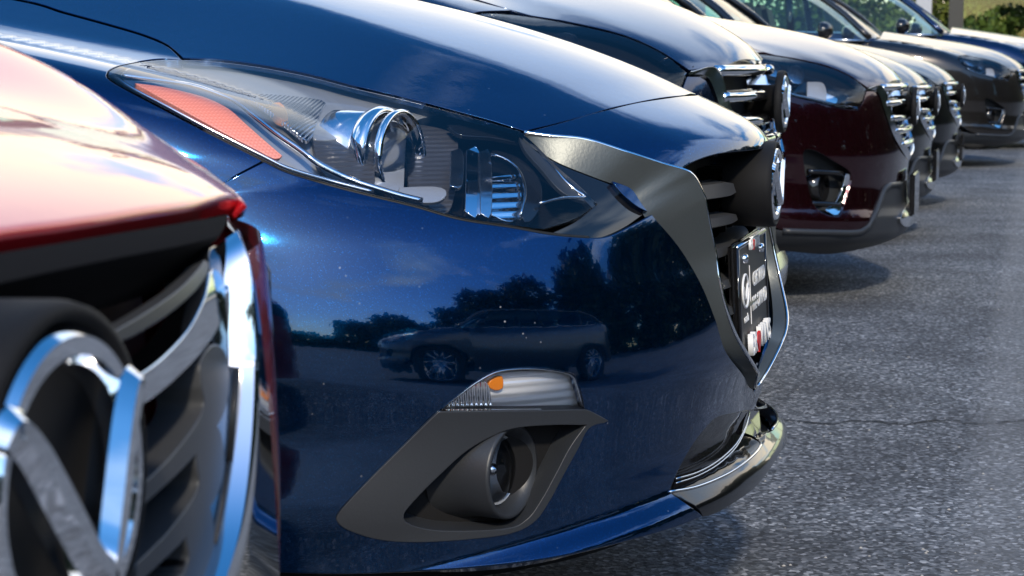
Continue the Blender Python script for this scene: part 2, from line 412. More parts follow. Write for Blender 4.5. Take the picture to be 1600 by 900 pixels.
def text(name, s, size, m, parent, loc, rot, ext=0.0006, ax='CENTER', sx=1.0):
    cu = bpy.data.curves.new(name, 'FONT'); cu.body = s; cu.size = size; cu.extrude = ext; cu.offset = size * .012; cu.align_x = ax; cu.align_y = 'CENTER'
    t = bpy.data.objects.new(name, cu); COL.objects.link(t)
    bpy.context.view_layer.update()
    me = bpy.data.meshes.new_from_object(t.evaluated_get(bpy.context.evaluated_depsgraph_get()))
    bpy.data.objects.remove(t)
    o = link(me, name, parent, m); o.location = loc; o.rotation_euler = rot; o.scale = (sx, 1, 1)
    return o
# ------------------------------------------------------------------ ground
def ground_material():
    m = mat('asphalt', (0.05, 0.05, 0.052), 0.85); b = bsdf(m)
    t = N(m, 'ShaderNodeTexCoord')
    v = N(m, 'ShaderNodeTexVoronoi'); v.inputs['Scale'].default_value = 115
    n = N(m, 'ShaderNodeTexNoise'); n.inputs['Scale'].default_value = 2.2; n.inputs['Detail'].default_value = 6
    n2 = N(m, 'ShaderNodeTexNoise'); n2.inputs['Scale'].default_value = 60; n2.inputs['Detail'].default_value = 5
    for q in (v, n, n2): L(m, t.outputs['Object'], q.inputs['Vector'])
    sepc = N(m, 'ShaderNodeSeparateColor'); L(m, v.outputs['Color'], sepc.inputs[0])
    r = N(m, 'ShaderNodeValToRGB'); e = r.color_ramp.elements
    e[0].color = (0.018, 0.02, 0.025, 1); e[1].color = (0.42, 0.43, 0.45, 1); e[1].position = 1.0
    k = r.color_ramp.elements.new(0.5); k.color = (0.078, 0.088, 0.102, 1); k = r.color_ramp.elements.new(0.9); k.color = (0.2, 0.21, 0.225, 1)
    L(m, sepc.outputs[0], r.inputs[0])
    r2 = N(m, 'ShaderNodeValToRGB'); r2.color_ramp.elements[0].color = (0.58, 0.58, 0.6, 1); r2.color_ramp.elements[1].color = (1.15, 1.15, 1.15, 1)
    r2.color_ramp.elements[0].position = .36; r2.color_ramp.elements[1].position = .62
    L(m, n.outputs['Fac'], r2.inputs[0])
    mul = N(m, 'ShaderNodeMixRGB', blend_type='MULTIPLY'); mul.inputs[0].default_value = 1; L(m, r.outputs[0], mul.inputs[1]); L(m, r2.outputs[0], mul.inputs[2])
    # sunlit strip past the shade edge ahead of the row, painted into the colour
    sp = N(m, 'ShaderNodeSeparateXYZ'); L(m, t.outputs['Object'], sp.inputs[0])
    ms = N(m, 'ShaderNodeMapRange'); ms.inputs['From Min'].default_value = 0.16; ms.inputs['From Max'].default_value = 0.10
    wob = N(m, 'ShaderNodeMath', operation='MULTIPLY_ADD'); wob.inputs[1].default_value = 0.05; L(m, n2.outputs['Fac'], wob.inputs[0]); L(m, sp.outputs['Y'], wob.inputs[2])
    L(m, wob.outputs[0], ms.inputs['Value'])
    lit_strip = N(m, 'ShaderNodeMixRGB'); lit_strip.inputs[2].default_value = (0.26, 0.26, 0.26, 1); L(m, mul.outputs[0], lit_strip.inputs[1])
    ml = N(m, 'ShaderNodeMath', operation='MULTIPLY'); ml.inputs[1].default_value = 0.24; L(m, ms.outputs[0], ml.inputs[0]); L(m, ml.outputs[0], lit_strip.inputs[0])
    L(m, lit_strip.outputs[0], b.inputs['Base Color'])
    bu = N(m, 'ShaderNodeBump'); bu.inputs['Strength'].default_value = 1.0; bu.inputs['Distance'].default_value = 0.006
    ad = N(m, 'ShaderNodeMath', operation='MULTIPLY_ADD'); ad.inputs[1].default_value = 0.7; L(m, sepc.outputs[1], ad.inputs[0]); L(m, n2.outputs['Fac'], ad.inputs[2])
    L(m, ad.outputs[0], bu.inputs['Height']); L(m, bu.outputs[0], b.inputs['Normal'])
    return m
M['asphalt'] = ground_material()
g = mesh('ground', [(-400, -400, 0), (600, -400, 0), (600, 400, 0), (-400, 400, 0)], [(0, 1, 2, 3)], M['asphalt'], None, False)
g['kind'] = 'structure'

# ------------------------------------------------------------------ blue car
def sst(x, a, b):
    t = np.clip((x - a) / (b - a), 0, 1); return t * t * (3 - 2 * t)
def at_depth(x, y, dep):
    d = rays([(x, y)])[0]; return cC + d * dep / (d @ cF)
def blue_kink(u, v, z):
    top = sst(z, .66, .78)
    crown = -.09 * np.exp(-(u / .36) ** 2) * top
    bulge = -.075 * sst(u, .45, .82) * sst(-v, .2, .75) * top
    uc = .275 - .09 * sst(-v, .4, .9) - .06 * (1 - sst(-v, .04, .12))
    d = (u - uc) / .012
    crease = .17 * .012 * np.where(d > 30, d, np.log1p(np.exp(np.clip(d, -40, 30)))) * top
    sag = .3 * np.clip(-v, 0, .6) * (1 - sst(z, .30, .44))
    return crown + bulge + np.minimum(crease, .055) + sag
def blue_push(u, v, z):
    g_ = np.exp(-(u / .33) ** 2)
    return .045 * g_ * sst(z, .60, .69) * (1 - sst(z, .775, .86)) + .014 * g_ * sst(z, .42, .56) * (1 - sst(z, .58, .66)) - .016 * g_ * sst(z, .31, .35) * (1 - sst(z, .38, .48))
ROWS_BLUE = [(.19, -.08, .86, 2.3), (.225, -.01, .88, 2.3), (.25, .02, .885, 2.3), (.285, .022, .885, 2.3), (.31, -.005, .872, 2.3), (.36, -.006, .876, 2.3),
             (.45, .004, .89, 2.3), (.5, .0, .889, 2.3), (.55, -.008, .884, 2.3), (.60, -.02, .875, 2.25), (.64, -.034, .865, 2.2), (.69, -.058, .856, 2.15), (.73, -.095, .85, 2.15), (.76, -.165, .845, 2.2), (.79, -.275, .835, 2.2),
             (.815, -.365, .81, 2.2), (.84, -.5, .76, 2.2), (.865, -.72, .67, 2.2), (.89, -1.02, .52, 2.2), (.92, -1.7, .3, 2.2)]
_o = at_depth(1205, 292, 3.0)
BLUE = Body((_o[0], _o[1], 0), ROWS_BLUE, m=5, c=-2.2, rise=.1, kink=blue_kink, push=blue_push)
blue = empty('blue_car', BLUE.O, 'deep blue compact car with long clear headlight and chrome grille edge, in focus', 'car', 'cars parked in the row')
HL_OUT = [(287, 92), (250, 91.5), (212, 96), (184, 102), (169, 110), (166, 117), (173, 126), (200, 142), (250, 168.5), (317, 204), (411, 252), (450, 270.5), (517, 290.5),
          (583, 307.5), (650, 324), (719, 343.5), (800, 356), (862, 367), (919, 372), (952, 369), (987, 353), (1019, 334)]
HL_TOP = [(287, 92), (330, 93), (400, 101), (480, 116), (550, 134), (620, 150), (700, 171), (770, 190), (816, 203)]
HOODCUT = [(819, 203.5), (880, 189), (940, 172), (1000, 158), (1060, 149), (1094, 147)]
FENDCUT = [(287, 90), (262, 72), (225, 56), (175, 41), (100, 20.5), (25, 0)]
def plan(P): return [(-p[0], -p[1]) for p in P]
def uz(P): return [(-p[0], p[2]) for p in P]
def arr(px): return np.array([p[:2] for p in px], float)
hp = BLUE.hit(arr(HOODCUT)); ht = BLUE.hit(arr(HL_TOP) - [0, 2.2]); hf = BLUE.hit(arr(FENDCUT) + [1.5, -3.0])
chain = plan(hp)[::-1]; chain = [p for p in chain if p[0] > .03]; k1 = len(chain) - 1
chain += plan(ht[::-1])[1:]; k2 = len(chain) - 1; chain += plan(hf)[1:]
rt = [(*p, 1) if i in (k1, k2) else p for i, p in enumerate(chain)]
lastu, lastv = rt[-1][:2]
rt += [(lastu + .012, lastv - .25), (lastu, -1.3, 1)]
lf = [(-p[0],) + tuple(p[1:]) for p in rt][::-1]
def plan_panel(name, body, ol, m, parent, sp=.022, flange=.012, holes=(), edge=.0012):
    nv, tri, loops = fill(ol, list(holes), sp); P = body.zat(nv); Nn = body.grad(P)
    return shell(name, P, Nn, tri, loops, m, parent, flange, edge=edge)
def front_panel(name, body, ol, m, parent, sp=.015, flange=.012, offset=0., holes=()):
    nv, tri, loops = fill(ol, list(holes), sp); P = body.front(nv); Nn = body.grad(P)
    return shell(name, P, Nn, tri, loops, m, parent, flange, offset=offset)
def sym(chain_):
    """right half outline (u, w) from the middle above round to the middle below -> whole outline"""
    r = [p for p in chain_ if p[0] > .004]
    return r + [(-p[0],) + tuple(p[1:]) for p in r][::-1]
ho = spline([(0, chain[0][1] + .004)] + rt + lf, .02)
plan_panel('hood', BLUE, ho, M['blue'], blue)
# nose panel between the hood and the grille
NOSE_LOW = [(1196, 231), (1170, 234), (1130, 238), (1098, 246), (1072, 258), (1058, 271)]
NOSE_SIDE = [(1044, 267), (980, 248), (911, 226), (822.5, 206.8)]
t_ = uz(BLUE.hit(arr(HOODCUT) + [.8, 2.4]))[::-1]; l_ = uz(BLUE.hit(arr(NOSE_LOW))); s_ = uz(BLUE.hit(arr(NOSE_SIDE)))[::-1]
half = [(0.0045, t_[0][1] + .001)] + [p for p in t_ if p[0] > .03][:-1] + [s_[0] + (1,)] + s_[1:] + [l_[-1] + (1,)] + [p for p in l_[::-1][1:] if p[0] > .03] + [(.0045, l_[0][1])]
front_panel('nose_panel', BLUE, spline(sym(half), .012), M['blue'], blue, flange=.02)
# fender with the wheel arch
WH = (-.93, .325, .345)
arch = [(WH[0] + WH[2] * math.cos(a), WH[1] + WH[2] * math.sin(a)) for a in np.linspace(.35, 2.9, 24)]
ap = proj(BLUE.side(arch) + BLUE.O)
fen = [(283, 93.5, 1), (250, 91.2)] + [(p[0] - 1.5, p[1] + .3) for p in HL_OUT[2:10]] + [(408, 251.5, 1), (367, 273.5), (345, 288, 1)]
fen_l = [tuple(p) for p in ap if p[0] < 335]
rear = proj(BLUE.side([(-1.42, .35), (-1.42, .6), (-1.42, .8), (-1.40, .93)]) + BLUE.O)
fend_top = proj(BLUE.zat([(lastu + .012 + .004, lastv - .25)]) + BLUE.O)
fen += fen_l + [tuple(rear[0]) + (1,)] + [tuple(p) for p in rear[1:3]] + [tuple(rear[3]) + (1,)] + [tuple(fend_top[0])] + [(p[0] - 1.0, p[1] + 1.2) for p in FENDCUT[::-1]][:-1]
panel('front_fender', BLUE, fen, M['blue'], blue, sp=5)
# bumper skin
WING_LO = [(819, 211), (850, 229), (883, 247), (939, 270), (990, 291), (1006, 313), (1020, 339), (1061, 387), (1094, 442), (1117, 498), (1133, 548), (1161, 587)]
WING_UP = [(819, 208), (862, 219), (911, 230), (970, 249), (1022, 265), (1056, 279), (1071, 303), (1089, 353), (1111, 431), (1133, 509), (1152, 553), (1172, 577)]
LOWG = [(1165, 640.5), (1123, 650), (1107, 663), (1083, 693), (1060, 733), (1045, 767)]
SIG = [(689, 639, 1), (711, 621), (742, 597), (772, 580), (802, 574.5), (845, 574.5), (893, 583), (903, 598), (912, 637, 1)]
BEZ = [(685, 643, 1), (800, 642), (912, 640), (921, 643), (947, 657, 1), (918, 667), (900, 700), (878, 740), (855, 783), (832, 814), (795, 832), (727, 841), (651, 845), (594, 841), (549, 828), (529, 815), (531, 800), (576, 751), (632, 695), (666, 661)]
hole = [(685, 643, 1)] + [(p[0], p[1]) for p in SIG[1:-1]] + [(914, 638, 1), (921, 642), (948, 657, 1)] + BEZ[5:]
def cpx(body, z): return tuple(proj(body.front([(.0006, z)]) + body.O)[0])
zw = uz(BLUE.hit(arr([(1186, 606)])))[0][1]; zg = uz(BLUE.hit(arr([(1180, 637)])))[0][1]
bum = [(413, 254.5, 1)] + [(p[0], p[1] + 1.4) for p in HL_OUT[11:-1]] + [(1019, 337, 1)] + WING_LO[7:] + [cpx(BLUE, zw) + (1,), cpx(BLUE, zg) + (1,)] + LOWG[:-1] + [(1045, 768, 1), (1097, 806, 1), (1050, 824), (950, 851), (850, 871), (700, 887), (560, 895), (440, 893), (395, 888, 1)]
bum += [tuple(p) for p in proj(BLUE.side([(-.58, .22), (-.59, .35), (-.60, .45)]) + BLUE.O)]
bum += [(347, 290, 1), (369, 277.5)]
panel('front_bumper', BLUE, bum, M['blue'], blue, holes=[hole], sp=9, edge=.0026)
ct = [(1047, 769.5), (1083, 763), (1117, 751), (1150, 734), (1180, 711), (1195, 690)]
cb = [(1099, 806), (1117, 802), (1150, 783), (1183, 758), (1204, 731)]
ctu = uz(BLUE.hit(arr(ct)))[::-1]; cbu = uz(BLUE.hit(arr(cb)))
half = [(.0045, ctu[0][1] + .004)] + [p for p in ctu if p[0] > .03]; half[-1] += (1,)
half += [cbu[0] + (1,)] + [p for p in cbu[1:] if p[0] > .03] + [(.0045, cbu[-1][1] + .006)]
front_panel('chin_spoiler', BLUE, spline(sym(half), .012), M['black_paint'], blue, flange=.02)
# dark structure behind the skins
inner = Body(BLUE.O, [(r[0] - .035, r[1] - .045, r[2] - .05, r[3]) for r in ROWS_BLUE], m=5, c=-2.2, rise=.1, kink=blue_kink, push=blue_push)
rows = []
for z in list(np.linspace(.2, .74, 22)):
    us = np.linspace(-1, 1, 41); us = np.sign(us) * np.abs(us) ** .7
    rows.append(inner.front([(-u * .79, z) for u in us]) + [0, .085, 0])
loft('core', rows, M['matte_black'], blue)

# ---- grille surround: broad band with a ridge, outer face turned down
def resample(P, n):
    P = np.array(P); d = np.r_[0, np.cumsum(np.linalg.norm(np.diff(P, axis=0), axis=1))]; t = np.linspace(0, d[-1], n)
    return np.stack([np.interp(t, d, P[:, i]) for i in range(3)], 1)
def spl_n(pts, k):
    P = [np.array(p, float) for p in pts]; n = len(P); out = []
    for i in range(n - 1):
        p1, p2 = P[i], P[i + 1]; p0 = P[i - 1] if i else 2 * p1 - p2; p3 = P[i + 2] if i < n - 2 else 2 * p2 - p1
        for j in range(k):
            t = j / k; out.append(.5 * (2 * p1 + (p2 - p0) * t + (2 * p0 - 5 * p1 + 4 * p2 - p3) * t * t + (3 * p1 - p0 - 3 * p2 + p3) * t ** 3))
    return np.array(out + [P[-1]])
def wing(name, body, lo_px, up_px, zlo, zup, m, parent, k=10, ridge=.018, inset=.02, crown_=.0, sink=-.002, line=0):
    """trim band: both edges traced point for point, a ridge near the upper edge, then closed to the middle of the car"""
    lo = body.hit(spl_n([p[:2] for p in lo_px], k)); up = body.hit(spl_n([p[:2] for p in up_px], k))
    w = np.linspace(0, 1, 10)[1:]
    def ext(e, zc):
        z0 = e[-1][2]; x0 = e[-1][0]
        return np.concatenate([e, body.front([(-x0 * (1 - t), z0 + (zc - z0) * (1 - (1 - t) ** 2)) for t in w])])
    lo, up = ext(lo, zlo), ext(up, zup); nl, nu = body.grad(lo), body.grad(up)
    wd = np.linalg.norm(up - lo, axis=1)[:, None]; rd = np.minimum(ridge, wd * .4) * np.clip(.75 + np.linspace(0, 2.6, len(wd)), 0, 1)[:, None]
    sec = []
    sec.append(lo - nl * .012); sec.append(lo - nl * sink)
    for q in (.12, .3, .5, .7, .86): sec.append(lo * (1 - q) + up * q + (nl * (1 - q) + nu * q) * (-sink * (1 - q) + rd * (q + crown_ * q * (1 - q))))
    sec.append(lo * .05 + up * .95 + nu * rd * .92); sec.append(up + nu * rd * .55); sec.append(up + (up - lo) * .03 - nu * inset)
    first = None
    for sg in (1, -1):
        o = loft(name, [r * np.array([sg, 1, 1]) for r in sec], m, parent)
        es = o.modifiers.new('e', 'EDGE_SPLIT'); es.split_angle = math.radians(40)
        tube('chrome_line', (up + nu * rd * .8) * np.array([sg, 1, 1]), line, M['chrome'], o, 6) if line else None
        first = first or o
    return first
zc_lo, zc_up = zw + .002, zw + .013
wing('grille_surround', BLUE, WING_LO, WING_UP, zc_lo, zc_up, M['smoke_chrome'], blue, k=9, ridge=.034, inset=.008, sink=.012, line=.0032)

# ---- emblem
def emblem(parent, c, r, sx, deep=.075, proud=.006, stem=1.0):
    """badge: oval ring with two wings meeting in a V, facing local -y; c is the front centre"""
    h = lathe('badge_housing', [(r * .3, -deep), (r * stem, -deep + .005)] + ([(r * stem, -.016), (r, -.012)] if stem < 1 else []) + [ (r * 1.02, -.004), (r * 1.0, .004), (r * .93, .006), (r * .9, .0), (r * .86, -.008), (.001, -.008)], M['matte_black'], parent, c, (0, -1, 0), 56, sx)
    P = lambda x, z, d=0: (c[0] + x * r * sx, c[1] - d, c[2] + z * r)
    n = 72; A = np.linspace(0, 2 * math.pi, n, False)
    prof = [(.88, -.006), (.87, .003), (.83, .0065), (.77, .0065), (.72, .003), (.70, -.006)]
    e = loft('badge_ring', [[P(q * math.cos(a) * (1 if q > .8 else 1), q * math.sin(a) * (1 - (.06 if q < .8 else 0)), d * r / .066) for a in A] for q, d in prof], M['chrome'], h, closed=True)
    e.modifiers.new('e', 'EDGE_SPLIT').split_angle = math.radians(30)
    for s_ in (-1, 1):
        sp = spl_n([(.80, .36), (.70, .46), (.56, .34), (.42, .14), (.28, -.08), (.13, -.31), (0, -.44)], 6); k = len(sp)
        tg = np.gradient(sp, axis=0); tg /= np.linalg.norm(tg, axis=1)[:, None]; nn = np.stack([-tg[:, 1], tg[:, 0]], 1)
        wid = np.array([.05 + .095 * math.sin(math.pi * min(1, .15 + 0.62 * i / k)) for i in range(k)])[:, None]
        rows_ = []
        for q, d in ((-1, -.004), (-.95, .003), (-.35, .0085), (.35, .0085), (.95, .003), (1, -.004)):
            pp = sp + nn * wid * q; rows_.append([P(s_ * max(p[0], 0), p[1], d * r / .066 + .001 + proud * (1 - i_ / 1.0)) for p, i_ in zip(pp, np.linspace(1, 0, k))])
        o = loft('badge_wing', rows_, M['chrome'], h); o.modifiers.new('e', 'EDGE_SPLIT').split_angle = math.radians(30)
    return h
EMB_Z = .9 - (292 - 90) / 1000 + .006
emblem(blue, (0, -.004, EMB_Z), .066, 1.18)

# ---- grille slats with fins behind
grille = mesh('grille', [(-.24, .12, .40), (.24, .12, .40), (.31, .14, .755), (-.31, .14, .755)], [(0, 1, 2, 3)], M['matte_black'], blue, False)
def slat(z, u0, u1, hgt, dep, mt, tilt=.35, body=BLUE, back=.03, par=None):
    us = np.linspace(u0, u1, 19); Pf = body.front([(u, z) for u in us]); rows_ = []
    for i, p in enumerate(Pf):
        e = min(1, min(i, 18 - i) / 2.5 + .25); h = hgt * (.55 + .45 * e)
        y = p[1] + back
        sec = [(0, -h / 2), (h * tilt, h / 2), (h * tilt + dep * .5, h / 2 + .004), (dep, h / 2), (dep, -h / 2), (h * .3, -h / 2 - .002)]
        rows_.append([(p[0], y + a, z + b) for a, b in sec])
    o = loft('slat', rows_, mt, par or grille, closed=True)
    b = o.modifiers.new('e', 'EDGE_SPLIT'); b.split_angle = math.radians(30)
    return o
def slat_uv(y, x0):
    P = BLUE.hit(np.array([(x0, y)], float)); return P[0][2], -P[0][0]
for (y, x0, hg, inner_u) in ((308, 1078, .02, .085), (359, 1093, .0125, .062), (410, 1108, .0115, None), (460, 1121, .011, None), (503, 1131, .011, None), (545, 1146, .01, None)):
    z, u = slat_uv(y, x0 - 6)
    if inner_u:
        slat(z, u, inner_u, hg, .05, M['slat']); slat(z, -u, -inner_u, hg, .05, M['slat'])
    else: slat(z, u, -u, hg, .05, M['slat'])
for u in (.26, .2, .13, -.13, -.2, -.26):
    zt = .72; zb = .40 + max(0, abs(u) - .1) * .9
    box('fin', (-u, .115, (zt + zb) / 2), (.018, .05, zt - zb), M['matte_black'], grille, .003)

# ---- dealer plate
PZ, PW, PH, PY = .9 - (463 - 90) / 1000 * .985, .300, .168, .026
fr = box('plate_frame', (0, PY + .008, PZ), (PW + .012, .012, PH + .012), M['gloss_black'], blue, .005)
fr.rotation_euler = (math.radians(-3), 0, 0)
pl = box('plate', (0, -.0065, 0), (PW - .004, .004, PH - .004), M['plate'], fr, .0015)
R90 = (math.pi / 2, 0, 0)
for s_ in (-1, 1):
    tube('frame_rail', [(s_ * PW / 2, -.008, -PH / 2), (s_ * PW / 2, -.008, PH / 2)], .0035, M['gloss_black'], fr, 8)
tube('frame_rail', [(-PW / 2, -.008, PH / 2), (PW / 2, -.008, PH / 2)], .0045, M['satin_chrome'], fr, 8)
tube('frame_rail', [(-PW / 2, -.008, -PH / 2), (PW / 2, -.008, -PH / 2)], .004, M['gloss_black'], fr, 8)
text('print', 'CERTIFIED', .031, M['white'], fr, (.062, -.0095, .019), R90, sx=.95)
text('print', 'PRE-OWNED', .031, M['white'], fr, (.062, -.0095, -.018), R90, sx=.9)
box('divider', (-.035, -.009, .0), (.0016, .0012, .092), M['white'], fr, 0)
lc = (-.088, -.0092, .012)
tube('printed_mark', [(lc[0] + .031 * math.cos(a), lc[1], lc[2] + .025 * math.sin(a)) for a in np.linspace(0, 2 * math.pi, 32, False)], .0022, M['white'], fr, 6, True)
for s_ in (-1, 1):
    tube('printed_mark', [(lc[0] + s_ * x * .031, lc[1], lc[2] + z * .025) for x, z in ((1, .1), (.85, .32), (.62, .3), (.4, .0), (.18, -.42), (0, -.52))], .0022, M['white'], fr, 6)
text('print', 'mazda', .017, M['white'], fr, (-.088, -.0095, -.03), R90)
def heart(c, s, m, par):
    pts = []
    for a in np.linspace(0, 2 * math.pi, 40, False):
        x = 16 * math.sin(a) ** 3; z = 13 * math.cos(a) - 5 * math.cos(2 * a) - 2 * math.cos(3 * a) - math.cos(4 * a); pts.append((x / 32 * s, z / 32 * s))
    V = [(c[0] + x, c[1], c[2] + z) for x, z in pts] + [(c[0] + x, c[1] + .004, c[2] + z) for x, z in pts]; n = len(pts)
    mesh('heart', V, [tuple(range(n))] + [(i, i + n, (i + 1) % n + n, (i + 1) % n) for i in range(n)], m, par, False)
def dealer(z, size, ext, yy):
    w = size
    text('raised_letters', 'BR', size, M['white'], fr, (-.070 * size / .042, yy, z), R90, ext)
    heart((-.026 * size / .042, yy - ext, z), size * .78, M['redprint'], fr)
    text('raised_letters', "WN'S", size, M['white'], fr, (.045 * size / .042, yy, z), R90, ext)
dealer(-PH / 2 + .012, .046, .004, -.016); dealer(PH / 2 - .006, .022, .002, -.013)
for s_ in (-1, 1): lathe('screw', [(.001, .008), (.006, .007), (.0075, .003), (.0075, -.004)], M['chrome'], fr, (s_ * .089, -.008, PH / 2 - .022), (0, -1, 0), 12)

# ---- lower grille opening: trim lines
for (offp, r_) in ((0, .0014), (7, .0012)):
    q = [(1056, 748 + offp), (1090, 738 + offp * .8), (1122, 720 + offp * .8), (1150, 694 + offp * .7), (1166, 664 + offp * .5), (1171, 644)]
    P = px3(BLUE, spline(q, 8, False), .02)
    tube('lower_grille_trim', P, r_, M['satin_chrome'], blue, 6); tube('lower_grille_trim', P * [-1, 1, 1], r_, M['satin_chrome'], blue, 6)

panel('lower_grille', BLUE, [(1048, 768, 1), (1083, 763), (1117, 751), (1150, 734), (1180, 711), (1190, 690, 1), (1186, 640, 1)] + LOWG[:-1], M['gloss_black'], blue, sp=10, flange=0, back=.06)
P = px3(BLUE, spline([(1046, 768.5), (1083, 762), (1117, 750), (1150, 733), (1179, 710), (1193, 690)], 8, False), -.001)
for s_ in (1, -1): tube('chin_edge', P * [s_, 1, 1], .0022, M['chrome'], blue, 6)
# ---- front fog lamp surround and indicator
REC = [(915, 662, 1), (860, 662), (802, 667), (764, 681), (727, 703), (689, 737), (651, 775), (629, 803), (640, 819), (690, 829), (787, 826), (822, 811), (845, 780), (868, 738), (890, 697)]
fog = panel('fog_lamp_surround', BLUE, BEZ, M['plastic'], blue, holes=[REC], sp=9, flange=.05, offset=.004)
panel('recess_plate', BLUE, [(p[0], p[1]) for p in REC], M['matte_black'], fog, sp=12, flange=0, back=.045)
def fog_parts(sg):
    c = px3(BLUE, [(798, 737)], .012)[0]; c = c * [sg, 1, 1]; ax = (-.30 * sg, -1, .0)
    lathe('fog_lamp_tube', [(.075, -.085), (.064, -.04), (.063, 0), (.061, .004), (.057, .004), (.05, -.012), (.047, -.024), (.046, -.05)], M['plastic'], fog, c, ax, 48)
    lathe('fog_lamp_lens', [(.046, -.022), (.034, -.013), (.017, -.008), (.0005, -.006)], M['lens'], fog, c, ax, 40)
    lathe('fog_lamp_reflector', [(.046, -.018), (.038, -.024), (.02, -.028), (.0005, -.03)], M['lamp_grey'], fog, c, ax, 40)
    lathe('fog_lamp_bulb', [(.0005, -.022), (.008, -.026), (.009, -.045)], M['satin_chrome'], fog, c, ax, 16)
fog_parts(1); fog_parts(-1)
sigo = panel('indicator', BLUE, [(p[0], p[1] + .8) + tuple(p[2:]) for p in SIG], M['lens'], blue, sp=9, flange=.006, offset=.002)
panel('indicator_reflector', BLUE, [(700, 636, 1), (742, 603), (775, 585), (845, 580), (888, 588), (898, 604), (905, 634, 1)], M['fluted_white'], sigo, sp=9, flange=.004, back=.02)
panel('indicator_flutes', BLUE, [(692, 637, 1), (714, 621), (744, 600), (762, 600), (768, 634, 1)], M['ribbed_chrome_y'], sigo, sp=9, flange=.002, back=.012)
panel('indicator_bulb', BLUE, [(764, 600), (772, 592), (784, 589), (785, 606), (774, 609), (767, 606)], M['orange'], sigo, sp=6, flange=.008, back=.012)
rim = px3(BLUE, spline([(692, 637), (714, 620), (744, 598), (774, 582), (804, 577), (845, 577), (890, 585), (900, 600), (909, 635)], 8, False), .003)
tube('indicator_rim', rim, .0018, M['satin_chrome'], sigo, 6); tube('indicator_rim', rim * [-1, 1, 1], .0018, M['satin_chrome'], sigo, 6)

# ---- headlight
LENS = [(287, 94), (250, 94), (213, 98.5), (186, 104.5), (172, 111.5), (170, 116.5), (176, 124.5), (202, 139.5), (252, 165.5), (319, 201), (412, 248.5), (450, 266.5), (517, 286.5), (583, 303.5), (650, 320), (719, 339), (800, 351.5), (850, 358, 1),
        (900, 341), (933, 318, 1), (905, 291), (870, 260), (836, 226), (812, 205, 1), (770, 193), (700, 174), (620, 153.5), (550, 137.5), (480, 119.5), (400, 104.5), (330, 96)]
bez = panel('headlight', BLUE, LENS, M['lens'], blue, sp=5, flange=.006)
HOUSE = [(287, 95.5), (213, 100), (188, 106), (174, 112), (178, 123), (252, 164), (319, 199), (412, 246.5), (450, 264.5), (517, 284.5), (583, 301.5), (650, 318), (719, 337), (800, 349.5), (850, 356, 1), (900, 340), (931, 318, 1), (870, 262), (812, 207, 1), (700, 176), (550, 139.5), (400, 106.5)]
panel('housing', BLUE, HOUSE, M['gloss_black'], bez, sp=14, flange=0, back=.12)
panel('housing', BLUE, [(212, 103, 1), (290, 100), (400, 110), (550, 143), (690, 178, 1), (640, 200), (630, 300, 1), (583, 297), (517, 280), (450, 260), (412, 243), (319, 196), (252, 161), (190, 122)], M['lamp_grey'], bez, sp=14, flange=0, back=.055)
def hpart(name, ol, m, back, flange=.006, sp=10): return panel(name, BLUE, ol, m, bez, sp=sp, flange=flange, back=back)
def htube(name, ol, r, m, back, seg=8):
    P = px3(BLUE, spline(ol, 8, False), back)
    tube(name, P, r, m, bez, seg); tube(name, P * [-1, 1, 1], r, m, bez, seg)
hpart('side_marker', [(212, 130, 1), (250, 135), (283, 142), (323, 153), (357, 170), (383, 193), (410, 217), (440, 243, 1), (430, 247), (400, 232), (350, 206), (283, 169), (227, 138)], M['amber'], .008)
htube('chrome_strip', [(190, 119), (250, 127), (300, 135), (337, 147), (367, 160), (403, 187), (433, 210), (467, 233), (500, 257), (550, 281), (617, 303), (660, 314)], .0042, M['chrome'], .02)
htube('chrome_rim', [(176, 118), (204, 137), (254, 163), (321, 198.5), (413, 245), (451, 263), (518, 283), (584, 300)], .0028, M['satin_chrome'], .008)
hpart('indicator_reflector', [(385, 148), (433, 148), (503, 157), (500, 172), (483, 217), (462, 205), (433, 181), (403, 161)], M['ribbed_chrome_y'], .02)
hpart('indicator_bulb', [(425, 163), (437, 160), (446, 170), (449, 186), (437, 184), (428, 174)], M['orange'], .014, .01, 6)
hpart('upper_cowl', [(507, 160, 1), (555, 165), (598, 174, 1), (583, 222), (540, 216), (489, 214)], M['lamp_grey'], .035)
hpart('ribbed_cowl', [(489, 214, 1), (540, 216), (583, 222, 1), (580, 299), (530, 286), (500, 262)], M['ribbed_dark'], .04)
hpart('reflector_tray', [(625, 293, 1), (681, 292), (697, 300), (687, 313), (656, 315), (625, 305, 1)], M['lamp_grey'], .03)
hpart('ribbed_cowl', [(632, 190, 1), (700, 205), (715, 230), (700, 330), (640, 300, 1)], M['ribbed_dark'], .085)
hpart('lamp_cell', [(706, 236, 1), (722, 236), (721, 288), (704, 290, 1)], M['satin_chrome'], .04)
hpart('lamp_cell', [(730, 235, 1), (748, 236), (747, 333), (728, 330, 1)], M['chrome'], .05, .01)
hpart('lamp_cell', [(750, 237, 1), (766, 241), (767, 333), (752, 333, 1)], M['satin_chrome'], .04, .01)
hpart('ribbed_reflector', [(769, 276, 1), (815, 276), (820, 322), (800, 345), (769, 336, 1)], M['ribbed_chrome_z'], .045, .02)
hpart('lamp_bezel', [(768, 238), (795, 249), (815, 268), (824, 300), (816, 338), (828, 345), (845, 318), (842, 280), (815, 250), (780, 236)], M['gloss_black'], .03, .02)
htube('chrome_rim', [(768, 240), (794, 251), (813, 270), (821, 302), (813, 337)], .002, M['chrome'], .028)
htube('trim_line', [(862, 257), (880, 280), (900, 298), (914, 308), (880, 309), (842, 318)], .0022, M['satin_chrome'], .02)
